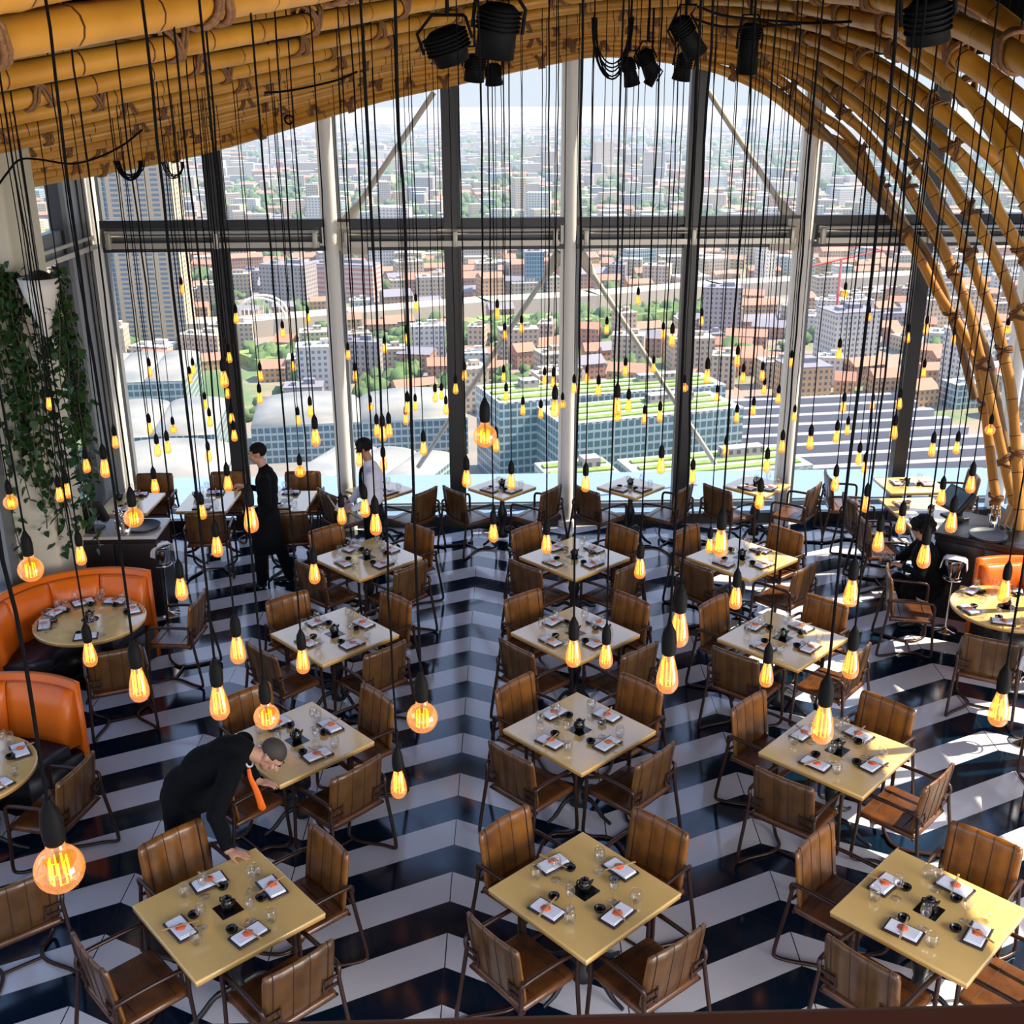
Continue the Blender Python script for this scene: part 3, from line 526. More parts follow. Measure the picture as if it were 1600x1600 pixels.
# the green-roofed glass offices
def green_block(x, y, w, d, h, rz, lab):
    e = empty('glass_office', (x, y, G), rz, lab, 'building', 'green roofed glass offices')
    MB().box((0, 0, h/2), (w, d, h)).obj('wall', B_GLASS, e)
    MB().box((0, 0, h+.4), (w, d, .8)).obj('roof', B_WHITE, e)
    g = MB()
    for i in range(3): g.box((0, -d*.32+i*d*.3, h+1.1), (w*.9, d*.13, .8))
    g.obj('planting', GRASSR, e)
    MB().box((w*.2, d*.2, h+2.5), (w*.25, d*.2, 3.5)).obj('plant_room', B_GREY, e)
green_block(66, 452, 82, 30, 35, .30, 'long glass office with green planted roof right of the middle column')
green_block(16, 470, 30, 34, 38, .30, 'glass office block with green roof just left of the middle column')
green_block(84, 384, 66, 26, 32, .24, 'nearer glass office with green roof terraces')
green_block(34, 372, 26, 28, 33, .24, 'glass office corner with orange reflections, nearest the middle column')
green_block(70, 520, 90, 26, 28, .25, 'far glass office behind the green roofed one')
# station sheds on the left
def shed(x, y, w, d, h, rz, lab, n=5):
    e = empty('station_shed', (x, y, G), rz, lab, 'shed', 'pale roofed station sheds')
    MB().box((0, 0, h/2), (w, d, h)).obj('wall', B_GLASS, e); b = MB()
    for i in range(n):
        x0 = -w/2 + w*i/n; pr = []
        for j in range(9): a = pi*j/8; pr.append((x0+w/n/2-w/n/2*cos(a), h+sin(a)*w/n*.10))
        vs = [(px, -d/2, pz) for px, pz in pr]+[(px, d/2, pz) for px, pz in pr]
        b.add(vs, [(j, j+1, 9+j+1, 9+j) for j in range(8)] + [tuple(range(8, -1, -1)), tuple(range(9, 18))], 0, True)
    b.obj('roof', PALEROOF, e)
shed(-190, 600, 60, 70, 22, .1, 'pale vaulted station roof at the left', 3)
shed(-150, 500, 56, 60, 20, .1, 'nearer pale vaulted station roof at the left corner', 2)
shed(-130, 425, 54, 50, 20, .1, 'pale rounded roof just beyond the left windows', 1)
shed(-60, 520, 100, 44, 18, .12, 'wide pale station roof behind the white-shirted man', 2)
shed(-48, 430, 56, 60, 16, -.35, 'glazed sloping station roof below the white-shirted man', 3)
def ribbon(name, pts, w, h, m_, lab, cat, z=G):
    b = MB(); P = [Vector(p) for p in pts]
    for a, c in zip(P, P[1:]):
        d = (c-a); L_ = d.length; rz = atan2(d.y, d.x); mid = (a+c)/2
        b.box((mid.x, mid.y, z+h/2), (L_*1.03, w, h), 0, rz)
    return tag(b.obj(name, m_), lab, cat)
ribbon('railway_viaduct', [(-330, 790, 0), (-180, 800, 0), (-103, 832, 0), (0, 880, 0), (90, 905, 0), (200, 955, 0), (420, 1010, 0)], 26, 12, ROADM, 'pale railway viaduct crossing the view', 'viaduct')
tag(ribbon('embankment_trees', [(-150, 700, 0), (-60, 765, 0), (0, 815, 0), (80, 830, 0), (210, 900, 0)], 34, 7, GRASSR, 'green planted embankment in front of the viaduct', 'embankment'), kind='stuff')
ar = MB(); 
for oy in (0, 14):
    ar.tube([(-178+36*(.5-.5*cos(a)), 800+oy, G+12+15*sin(a)) for a in [pi*i/14 for i in range(15)]], .9, 6)
    for i in range(1, 14): a = pi*i/14; x = -178+36*(.5-.5*cos(a)); ar.tube([(x, 800+oy, G+12), (x, 800+oy, G+12+15*sin(a))], .25, 4)
tag(ar.obj('arch_bridge', WHITEPAINT), 'small white arched rail bridge on the left', 'bridge')
tr = empty('railway_yard', (170, 500, G), .12, 'railway yard with parallel tracks at the lower right', 'railway yard')
MB().box((0, 0, .3), (150, 190, .6)).obj('track_bed', TRACKM, tr)
for i in range(22): MB().box((0, -93.5+i*8.5+4.2 if i % 2 else -93.5+i*8.5+2.6, .75), (146, .9, .3)).obj('track', GREYFRAME, tr)
for i in range(11): MB().box((0, -85+i*17, 2.6), (146, 4.6, 4)).obj('platform_canopy', TRAINM, tr)
cr = MB(); cr.tube([(232, 720, G), (232, 720, G+62)], .9, 4); cr.tube([(200, 712, G+56), (262, 730, G+66)], .7, 4); cr.tube([(232, 720, G+70), (262, 730, G+66)], .2, 4)
tag(cr.obj('tower_crane', mat('crane_red', (.6, .06, .05), .5)), 'red tower crane on the right', 'crane')
BLOCK = [(-268, 806, 40), (-232, 800, 40), (66, 452, 60), (16, 470, 34), (84, 384, 48), (34, 372, 30), (70, 520, 60), (-190, 600, 62), (-150, 500, 56), (-130, 425, 48), (-60, 520, 64), (-48, 430, 48), (170, 500, 100), (230, 690, 30), (-118, 960, 40), (-160, 930, 35)]
def vdist(x, y):   # distance from the viaduct line
    P = [(-330, 790), (-180, 800), (-103, 832), (0, 880), (90, 905), (200, 955), (420, 1010)]
    return min(abs((y-(y0+(y1-y0)*(x-x0)/(x1-x0)))) for (x0, y0), (x1, y1) in zip(P, P[1:]) if x0-30 <= x <= x1+30) if -330 < x < 420 else 999
def free(x, y, r):
    if any((x-a)**2+(y-b)**2 < (r*.7+c)**2 for a, b, c in BLOCK): return False
    if vdist(x, y) < 26+r*.5: return False
    if -160 < x < 215 and abs(y-(700+(x+150)*.55)) < 26+r*.4 and y < 905: return False
    return True
LABELS = {0: ('brick terrace with a pitched roof in the city streets', 'brick terraces'), 1: ('orange tiled house in the city streets', 'orange tiled houses'),
          2: ('stone coloured flat roofed block in the city streets', 'stone coloured blocks'), 3: ('white flat roofed block in the city streets', 'white blocks'),
          4: ('grey flat roofed block in the city streets', 'grey blocks'), 5: ('glass fronted block in the city streets', 'glass fronted blocks')}
MS = {0: B_BRICK, 1: B_ORANGE, 2: B_STONE, 3: B_WHITE, 4: B_GREY, 5: B_GLASS}
near = []; y = 400.0; rest = []
while y < 9500:
    stepy = 21 + (y-400)*.026; x = -y*.52
    while x < y*.54:
        w = crng.uniform(9, 27)*(1+(y-400)/2400); d = crng.uniform(9, 17)*(1+(y-400)/2600)
        if crng.random() < (.84 if y < 1300 else .60):
            near.append((x+w/2+crng.uniform(-4, 4), y+crng.uniform(-6, 6), w, d))
        x += w + crng.choice([2, 3, 4, 9, 14])*(1+(y-400)/1800)
    y += stepy
nb = 0; far = [MB() for _ in range(6)]
for (x, y, w, d) in near:
    if not free(x, y, max(w, d)): continue
    redness = (x > 60 and y < 1100) or (1000 < y < 1250 and x < 60)
    k = crng.choices(range(6), [6, 8, 6, 3, 1, .6] if redness else ([5, 6, 7, 2.5, .8, .6] if y < 1250 else [2.5, 2, 7, 4, 1.5, 1.2]))[0]
    h = crng.uniform(6, 13) if k < 2 else crng.uniform(8, 24)
    if crng.random() < .04: h *= 2.3
    rh = crng.uniform(2.5, 4.5) if k < 2 else 0
    rz = crng.choice([-.25, .1, .3]) + crng.uniform(-.06, .06)
    if y < 1400 and nb < 285:
        city_building(x, y, w, d, h, rz, MS[k], TILES if k == 1 or (k == 0 and crng.random() < .5) else SLATES if k in (0, 4) else MS[k], LABELS[k][0], rh, True, ('terraced_house', 'tiled_house', 'stone_block', 'white_block', 'grey_block', 'glass_block')[k], LABELS[k][1]); nb += 1
    else:
        if y > 2500: h *= 1.4
        far[k].box((x, y, G+h/2), (w, d, h), 0, rz)
        if rh: gable(far[k], (x, y, G), w+1, d+1, h, rh, rz, 1)
for k in range(6):
    o = far[k].obj('distant_rooftops', [MS[k], TILES if k < 2 else SLATES])
    tag(o, 'distant %s spreading to the horizon' % ('brick terraces', 'orange houses', 'stone coloured blocks', 'white blocks', 'grey blocks', 'glass blocks')[k], 'rooftops', kind='stuff')
GRID = {}
for (x, y, w, d) in near:
    if y < 2200: GRID.setdefault((int(x//60), int(y//60)), []).append((x, y, w/2, d/2))
def clear_of_houses(x, y, r):
    for i in (-1, 0, 1):
        for j in (-1, 0, 1):
            for a, b_, w, d in GRID.get((int(x//60)+i, int(y//60)+j), ()):
                if abs(x-a) < w+r*.75+3 and abs(y-b_) < d+r*.75+3: return False
    return True
tb = MB()
def tree_blob(b, x, y, r, rng):
    o = len(b.v); b.ball((x, y, G+r*.8), (r, r, r*.85), 0, 7, 5)
    for i in range(o, len(b.v)):
        v = b.v[i]; k = 1+rng.uniform(-.38, .30); b.v[i] = (x+(v[0]-x)*k, y+(v[1]-y)*k, G+(v[2]-G)*k)
for i in range(15000):
    yy = 420*(12.0**crng.random()); xx = crng.uniform(-.52, .52)*yy
    if math.sin(xx*.006+2)+math.sin(yy*.004+xx*.002) + crng.uniform(-1.2, 1.2) < -.3: continue
    if not free(xx, yy, 5): continue
    rr_ = crng.uniform(2.6, 5.6)*(1+yy/2400)
    if not clear_of_houses(xx, yy, rr_): continue
    tree_blob(tb, xx, yy, rr_, crng)
for i in range(420):
    t = crng.random(); x = -150+360*t; yv = 700+(x+150)*.55+crng.uniform(-17, 17); tree_blob(tb, x, yv, crng.uniform(3.5, 6.5), crng)
tag(tb.obj('tree_canopy', TREEM), 'green trees scattered between the city blocks', 'trees', kind='stuff')
# thin summer haze over the city
HZ = bpy.data.materials.new('haze'); HZ.use_nodes = True; n = HZ.node_tree; n.nodes.clear()
o_ = n.nodes.new('ShaderNodeOutputMaterial'); vs = n.nodes.new('ShaderNodeVolumeScatter'); vs.inputs['Color'].default_value = (.36, .46, .58, 1); vs.inputs['Density'].default_value = HAZE_D; vs.inputs['Anisotropy'].default_value = 0.1
n.links.new(vs.outputs[0], o_.inputs['Volume'])
hz = MB().box((0, 8200, (G-8)/2), (24000, 15800, -G-8-1)).obj('haze', HZ); tag(hz, 'thin pale haze over the city', 'haze', kind='stuff')

# ---------------------------------------------------------------- chair
def side_frame(s):
    x = s*.275; xi = s*.20
    back = Vector((s*.262, -.275, .64)); b = MB()
    arm = [(s*.262, -.285, .60), (s*.27, -.28, .645), (x, -.24, .665), (x, -.05, .668), (x, .12, .66), (x, .160, .645), (x, .175, .60), (x, .175, .46)]
    b.tube(catmull(arm, 3), .0155, 8)
    loop = [(s*.262, -.275, .62), (s*.272, -.295, .45), (s*.285, -.335, .20), (s*.29, -.355, .05), (s*.285, -.335, .015), (s*.25, -.24, .014), (xi*.75, -.06, .014), (xi*.72, .06, .014), (s*.22, .15, .016), (s*.26, .195, .04), (x, .20, .10), (x, .185, .30), (x, .175, .47)]
    b.tube(catmull(loop, 4), .0145, 8); b.tube([(s*.262, -.283, .60), (s*.20, -.272, .60)], .010, 6)
    return b
def back_surface(front, W_=.50, H=.43, nu=26, nv=9):
    vs = []; fs = []
    for j in range(nv+1):
        v = j/nv
        for i in range(nu+1):
            u = i/nu; X = (u-.5)*W_
            E5 = (0, .13, .38, .62, .87, 1.0001); kk = max(q_ for q_ in range(5) if u >= E5[q_]); c = .5*(1-cos(2*pi*(u-E5[kk])/(E5[kk+1]-E5[kk])))   # five stitched channels
            r = .036; cx = max(0, abs(X)-(W_/2-r)); zz = v*H
            cz = max(0, zz-(H-r)) + max(0, r-zz)
            if cx > 0 and cz > 0:
                L_ = sqrt(cx*cx+cz*cz)
                if L_ > r: k = r/L_; X = math.copysign(W_/2-r+cx*k, X); zz = (H-r+cz*k) if zz > H/2 else (r-cz*k)
            e = min(1, min(W_/2-abs(X), zz, H-zz)/.02+.15)
            y = (.016+.005*c)*sqrt(max(e, 0)) * (1 if front else -1)
            y += .020*(X/(W_/2))**2 - .06*(zz/H) - .245
            vs.append((X, y, .465+zz)); 
    for j in range(nv):
        for i in range(nu):
            a = j*(nu+1)+i; q = (a, a+1, a+nu+2, a+nu+1); fs.append(q[::-1] if front else q)
    return vs, fs, nu, nv
def rim(vf, vb, nu, nv):
    idx = [i for i in range(nu+1)] + [(j+1)*(nu+1)+nu for j in range(nv)] + [nv*(nu+1)+i for i in range(nu-1, -1, -1)] + [j*(nu+1) for j in range(nv-1, 0, -1)]
    return idx
def make_chair():
    root = empty('dining_chair', (0, 0, 0), 0, 'brown leather armchair', 'chair', 'brown leather chairs')
    parts = []
    b = MB(); vf, ff, nu, nv = back_surface(True); vb, fb, _, _ = back_surface(False)
    n0 = len(vf); ix = rim(vf, vb, nu, nv); m_ = len(ix)
    b.add(vf+vb, ff+[tuple(i+n0 for i in f) for f in fb]+[(ix[k], ix[(k+1) % m_], n0+ix[(k+1) % m_], n0+ix[k]) for k in range(m_)])
    for q in range(len(ff), len(ff)+len(fb)): b.mi[q] = 1
    bk = b.obj('backrest', [LEATHER, OUTLEATHER], root); sub = []
    b = MB()
    for q in (1, 2, 3, 4):
        i = round(nu*(0, .13, .38, .62, .87)[q]); pts = [Vector(vf[j*(nu+1)+i])+Vector((0, .001, 0)) for j in range(nv+1)] + [Vector(vb[j*(nu+1)+i])-Vector((0, .001, 0)) for j in range(nv, -1, -1)]
        b.tube(pts, .0028 if q in (2, 3) else .005, 5)
    sub.append(b.obj('seam', SEAM, bk))
    for s in (-1, 1):                       # straps with buckles on the outside of the back
        b = MB(); b.box((s*.150, -.266-(.565-.465)*.14, .565), (.012, .008, .13))
        for z in (.53, .60):
            b.box((s*.205, -.262-(z-.465)*.14, z), (.11, .012, .022))
            b.box((s*.165, -.270-(z-.465)*.14, z), (.022, .010, .032))
        sub.append(b.obj('strap', SEAM, bk))
    parts.append((bk, sub))
    b = MB(); b.rbox((0, -.035, .443), (.515, .465, .055), .026, n=4)
    for i in range(len(b.v)):
        x, y, z = b.v[i]
        if z > .45: z += .012*(1-(2*x/.5)**2)*(1-((y+.02)/.24)**2) - .012*(1 if y > .18 else 0)
        b.v[i] = (x, y, z)
    st = b.obj('seat', SEATLEATHER, root)
    sb = MB(); sb.tube([(-.245, .10, .470), (0, .10, .480), (.245, .10, .470)], .003, 5); sb.tube([(-.245, -.15, .468), (0, -.15, .478), (.245, -.15, .468)], .003, 5)
    parts.append((st, [sb.obj('seam', SEAM, st)]))
    for s in (-1, 1): parts.append((side_frame(s).obj('side_frame', BRONZE, root), []))
    for P_, nm in (([(-.262, -.255, .43), (.262, -.255, .43)], 'crossbar'), ([(-.27, .175, .425), (.27, .175, .425)], 'crossbar'), ([(-.145, 0, .014), (.145, 0, .014)], 'floor_stretcher')): parts.append((MB().tube(P_, .0115, 8).obj(nm, BRONZE, root), []))
    register(root, parts); return root
CHAIR = make_chair()
crr = random.Random(5)
def chair_at(x, y, face, label, group='brown leather chairs of the dining room'):
    """face: direction (radians) the sitter looks"""
    return clone(CHAIR, (x, y, 0), face-pi/2, label, group)
# ---------------------------------------------------------------- tables
def pedestal(parent, h, k=1.0, feet=4):
    b = MB(); b.lathe([(.0, 0.035), (.075*k, .04), (.075*k, .10), (.05*k, .14), (.035*k, .22), (.055*k, .30), (.068*k, .36), (.06*k, .42), (.034*k, .50), (.030*k, .60), (.05*k, .66), (.09*k, h), (0, h)], seg=20)
    c = b.obj('column', BLACKM, parent); out = [(c, [])]
    for i in range(feet):
        a = 2*pi*i/feet; d = Vector((cos(a), sin(a), 0)); b = MB()
        b.tube(catmull([d*.05+Vector((0, 0, .13)), d*.16+Vector((0, 0, .13)), d*.27*k+Vector((0, 0, .05)), d*.37*k+Vector((0, 0, .018))], 4), [.03]+[.026]*3+[.022]*5+[.018]*3+[.016], 8, sx=.7)
        out.append((b.obj('foot', BLACKM, parent), []))
    return out
def make_square_table(w, d, name='square_table'):
    root = empty(name, (0, 0, 0), 0, 'light wooden table', 'table', 'square dining tables')
    parts = []
    b = MB().rbox((0, 0, .738), (w, d, .024), .008); t = b.obj('tabletop', TOPWOOD, root)
    e = MB().rbox((0, 0, .7165), (w-.006, d-.006, .021), .006).obj('edge_band', TOPEDGE, t); parts.append((t, [e]))
    parts.append((MB().box((0, 0, .7512), (.15, .15, .0016)).obj('black_inlay', BLACKGLOSS, root), []))
    parts.append((MB().box((0, 0, .70), (w*.5, d*.5, .02)).obj('mounting_plate', BLACKM, root), []))
    parts += pedestal(root, .695)
    register(root, parts); return root
def make_round_table(r):
    root = empty('round_table', (0, 0, 0), 0, 'round table', 'table', 'round dining tables'); parts = []
    t = MB().lathe([(0, .727), (r-.01, .727), (r-.002, .732), (r, .74), (r-.004, .748), (r-.012, .75), (0, .75)], seg=64).obj('tabletop', TOPWOOD, root)
    e = MB().lathe([(0, .706), (r-.012, .706), (r-.006, .712), (r-.004, .727), (0, .727)], seg=64).obj('edge_band', TOPEDGE, t); parts.append((t, [e]))
    parts.append((MB().lathe([(0, .7502), (.085, .7502), (.085, .7518), (0, .7518)], seg=32).obj('black_inlay', BLACKGLOSS, root), []))
    parts += pedestal(root, .705, 1.1); register(root, parts); return root
SQ = make_square_table(.90, .90); SQS = make_square_table(.66, .66, 'window_table'); RDT = make_round_table(.545)
REC = make_square_table(.66, .80, 'window_table'); RECL = make_square_table(.72, 1.20, 'long_table')
# ---------------------------------------------------------------- table ware (each piece a thing)
def proto(name, cat, fn, mats):
    b = MB(); fn(b); o = b.obj(name, mats); tag(o, cat, cat); register(o, []); return o
def tray_fn(b):
    b.rbox((0, 0, .006), (.232, .138, .010), .004); 
    for s in (-1, 1): b.rbox((0, s*.064, .012), (.232, .008, .010), .003)
def napkin_fn(b):
    b.rbox((0, 0, .004), (.202, .108, .007), .003); b.rbox((.004, .002, .0095), (.196, .102, .006), .0028); b.rbox((-.002, -.002, .0145), (.190, .098, .005), .0024)
def leaf_fn(b):
    pts = []; n = 22
    for i in range(n):
        a = 2*pi*i/n; r = .034*(1+.07*cos(5*a)); pts.append((r*cos(a), r*sin(a)*.93))
    vs = [(0, 0, .003)]+[(x, y, .0012+.001*sin(3*i)) for i, (x, y) in enumerate(pts)]+[(x, y, 0) for x, y in pts]
    b.add(vs, [(0, 1+i, 1+(i+1) % n) for i in range(n)]+[(1+i, 1+n+i, 1+n+(i+1) % n, 1+(i+1) % n) for i in range(n)]+[tuple(range(2*n, n, -1))])
def sticks_fn(b):
    for s in (-1, 1): b.tube([(s*.004, -.115, .0035), (s*.003, .115, .003)], [.0036, .0022], 6)
def bowl_fn(b):
    b.lathe([(0, .003), (.018, .003), (.020, 0), (.024, .001), (.034, .012), (.038, .026), (.037, .030), (.034, .028), (.030, .016), (.018, .008), (0, .007)], seg=24)
def wine_fn(b):
    b.lathe([(0, .001), (.033, .001), (.034, .003), (.010, .006), (.0035, .014), (.003, .085), (.008, .093), (.026, .112), (.034, .135), (.034, .155), (.028, .190), (.0265, .192), (.0325, .155), (.0325, .135), (.024, .114), (.003, .098), (0, .097)], seg=24)
def tumbler_fn(b):
    b.lathe([(0, .001), (.022, .001), (.030, .008), (.037, .030), (.039, .050), (.036, .078), (.031, .100), (.0298, .100), (.0345, .078), (.0375, .050), (.035, .030), (.027, .011), (0, .008)], seg=24)
def jug_fn(b):
    b.lathe([(0, .002), (.030, .002), (.040, .020), (.044, .045), (.038, .068), (.028, .080), (.030, .090), (.024, .094), (.010, .100), (.008, .108), (0, .110)], seg=22)
    b.tube([(.034, 0, .060), (.048, 0, .074), (.054, 0, .086)], [.012, .009, .006], 8)
    b.tube([(-.026, 0, .085), (-.048, 0, .082), (-.052, 0, .055), (-.040, 0, .045)], .0055, 7)
TRAY = proto('serving_tray', 'tray', tray_fn, SLATE); NAPKIN = proto('folded_napkin', 'napkin', napkin_fn, LINEN)
LEAF = proto('red_leaf', 'garnish', leaf_fn, REDLEAF); STICKS = proto('chopsticks', 'chopsticks', sticks_fn, WOODSTICK)
BOWL = proto('soy_bowl', 'bowl', bowl_fn, BLACKGLOSS); WINE = proto('wine_glass', 'glass', wine_fn, GLASSWARE)
TUMBLER = proto('water_tumbler', 'tumbler', tumbler_fn, GLASSWARE); JUG = proto('soy_jug', 'jug', jug_fn, BLACKGLOSS)
PROTOS = [CHAIR, SQ, SQS, RDT, REC, RECL, TRAY, NAPKIN, LEAF, STICKS, BOWL, WINE, TUMBLER, JUG]
trr = random.Random(3)
def setting(px, py, out, where, tab, wine=True, z=.752, k=1.0):
    """px,py: middle of the table side; out: angle pointing away from the table centre"""
    i = Vector((-cos(out), -sin(out), 0)); r = Vector((i.y, -i.x, 0)); P0 = Vector((px, py, z)); rz = atan2(r.y, r.x)
    j = lambda s=.008: trr.uniform(-s, s)
    at = lambda ii, rr_: P0 + i*(ii+j()) + r*(rr_+j())
    p = at(.135*k, -.02); a = rz + trr.uniform(-.12, .12); s = 'at the %s seat, %s' % (where, tab)
    clone(TRAY, p, a, 'dark tray '+s, 'dark trays'); clone(NAPKIN, p+Vector((0, 0, .012)), a, 'white napkin '+s, 'folded white napkins')
    clone(LEAF, p+Vector((j(.01), j(.01), .030)), a, 'red leaf garnish '+s, 'red leaf garnishes')
    clone(STICKS, p+Vector((0, 0, .0335)), a+trr.choice([-.35, .25, .15]), 'wooden chopsticks '+s, 'chopsticks')
    clone(BOWL, at(.245*k, -.075), 0, 'black soy bowl '+s, 'black soy bowls')
    if wine: clone(WINE, at(.245*k, .055), 0, 'wine glass '+s, 'wine glasses')
    clone(TUMBLER, at(.15*k, .155), 0, 'water tumbler '+s, 'water tumblers')
TABLES = [ # x, y, theta, phrase
 (-1.69, 5.84, -5, 'front left table'), (.615, 5.94, -4, 'front middle table'), (2.80, 5.68, -1.5, 'front right table'),
 (-1.56, 7.85, -3, 'table under the bending waiter\'s head'), (.75, 7.93, -3, 'second table of the middle row'), (2.78, 7.55, 0, 'second table of the right row'),
 (-1.49, 9.78, -3, 'third table of the left row'), (.86, 9.71, -4, 'third table of the middle row'), (2.853, 9.53, -1.6, 'third table of the right row'),
 (-1.36, 11.73, -2, 'fourth table of the left row'), (1.01, 11.65, -3.5, 'fourth table of the middle row'), (2.91, 11.56, -5, 'fourth table of the right row')]
DIRS = [(-135, 'near left'), (-45, 'near right'), (45, 'far right'), (135, 'far left')]
for ti, (x, y, th, ph) in enumerate(TABLES):
    clone(SQ, (x, y, 0), radians(th+45), 'light wooden square table, the '+ph, 'square dining tables')
    clone(JUG, (x, y, .7525), trr.uniform(-.6, .9), 'black soy jug on the middle of the '+ph, 'black soy jugs')
    for dd, wn in DIRS:
        a = radians(dd+th); off = .512 + crr.uniform(-.015, .03)
        setting(x+.45*cos(a), y+.45*sin(a), a, wn, ph)
        aj = a + radians(crr.uniform(-4, 4)); sl = crr.uniform(-.03, .03)
        cx, cy = x+off*cos(a)-sl*sin(a), y+off*sin(a)+sl*cos(a)
        if ti == 0 and wn == 'near left': cx -= .10; cy += .03
        chair_at(cx, cy, aj+pi, 'leather armchair, %s side of the %s' % (wn, ph))
WT = [(.23, 14.14, 'window table left of the middle column'), (1.97, 14.10, 'window table right of the middle column'), (3.68, 14.08, 'window table near the fourth column'), (-1.42, 14.12, 'window table beside the white-shirted man')]
for x, y, ph in WT:
    clone(SQS, (x, y, 0), radians(45), 'small square wooden table, the '+ph, 'small window tables')
    clone(JUG, (x, y+.05, .7525), .5, 'black soy jug on the '+ph, 'black soy jugs')
    for dd, wn in DIRS[:2]:
        a = radians(dd); setting(x+.33*cos(a), y+.33*sin(a), a, wn, ph, k=.8)
        a2 = radians(dd+(8 if dd == -45 else -8)); chair_at(x+.52*cos(a2), y+.50*sin(a2), a2+pi, 'leather armchair, %s side of the %s' % (wn, ph))
for x, y, ph in ((-4.62, 13.72, 'table in the left window corner'), (-3.62, 13.75, 'second window table from the left corner'), (-2.60, 13.72, 'window table behind the walking waiter')):
    clone(REC, (x, y, 0), radians(-2), 'rectangular wooden table, the '+ph, 'small window tables')
    clone(JUG, (x-.18, y+.10, .7525), .3, 'black soy jug on the '+ph, 'black soy jugs')
    setting(x, y+.40, pi/2, 'window side', ph, k=.8); setting(x, y-.40, -pi/2, 'room side', ph, k=.8)
    chair_at(x+.10, y+.50, -pi/2, 'brown leather armchair on the window side of the '+ph)
    if ph[0] != 't' : chair_at(x+.12, y-.54, pi/2+.1, 'brown leather armchair on the room side of the '+ph)
clone(REC, (5.76, 14.02, 0), radians(92), 'pale sunlit wooden table by the glazing at the right', 'small window tables')
clone(RECL, (5.52, 12.90, 0), radians(2), 'long pale sunlit table beside the right till stand', 'long tables')
clone(JUG, (5.70, 14.02, .7525), .3, 'dark jug on the pale table by the glazing at the right', 'black soy jugs'); clone(JUG, (5.62, 12.95, .7525), .3, 'dark jug on the long pale table at the right', 'black soy jugs')
setting(5.20, 13.2, pi, 'far left', 'long pale table at the right', False); setting(5.20, 12.6, pi, 'near left', 'long pale table at the right')
setting(5.44, 14.05, pi, 'left', 'pale table by the glazing at the right', False); setting(6.1, 14.05, 0, 'right', 'pale table by the glazing at the right', False)
chair_at(4.93, 14.05, -.1, 'dark armchair at the left of the pale table by the glazing'); chair_at(6.33, 14.05, pi-.1, 'sunlit armchair at the right of the pale table by the glazing')
chair_at(4.92, 13.15, 0.05, 'armchair at the far left of the long pale table'); chair_at(4.86, 12.42, .0, 'armchair at the near left of the long pale table')
# round tables
for x, y, ph, angs in ((-4.0, 10.20, 'round table in front of the orange banquette', (200, 160, 120, 75, 30, -75)), (5.32, 10.15, 'round table at the right edge', (195, 120, 60, -115, -50)), (-4.10, 7.50, 'round table cut by the left edge', (40, -30, 110))):
    clone(RDT, (x, y, 0), 0, 'light wooden '+ph, 'round dining tables'); clone(JUG, (x, y, .7525), .6, 'black soy jug on the '+ph, 'black soy jugs')
    nm = {200: 'left', 195: 'left', 160: 'far left', 120: 'far left', 75: 'far', 30: 'right', -75: 'near', 60: 'far right', -115: 'near left', -50: 'near right', 40: 'far right', -30: 'near right', 110: 'far'}
    for q, a in enumerate(angs):
        w = nm[a] if not (a == 120 and 160 in angs) else 'back'
        setting(x+.545*cos(radians(a)), y+.545*sin(radians(a)), radians(a), w, ph, k=.85)
for (x, y, f, lb) in ((-3.24, 10.42, pi-.1, 'dark leather armchair at the right of the left round table, beside the ice bucket'), (-3.55, 9.50, 1.95, 'leather armchair on the near side of the left round table'),
                      (-3.42, 7.38, pi-.25, 'dark armchair facing the round table cut by the left edge'), (-3.25, 6.20, 2.2, 'leather armchair in the lower left corner, cut by the edge'),
                      (4.60, 10.72, -.25, 'sunlit armchair at the left of the right round table'), (4.86, 9.42, 1.05, 'leather armchair with its back to the camera at the right round table'),
                      (4.85, 7.95, 2.6-pi/2+.2, 'leather armchair cut by the right edge below the round table')):
    chair_at(x, y, f, lb)
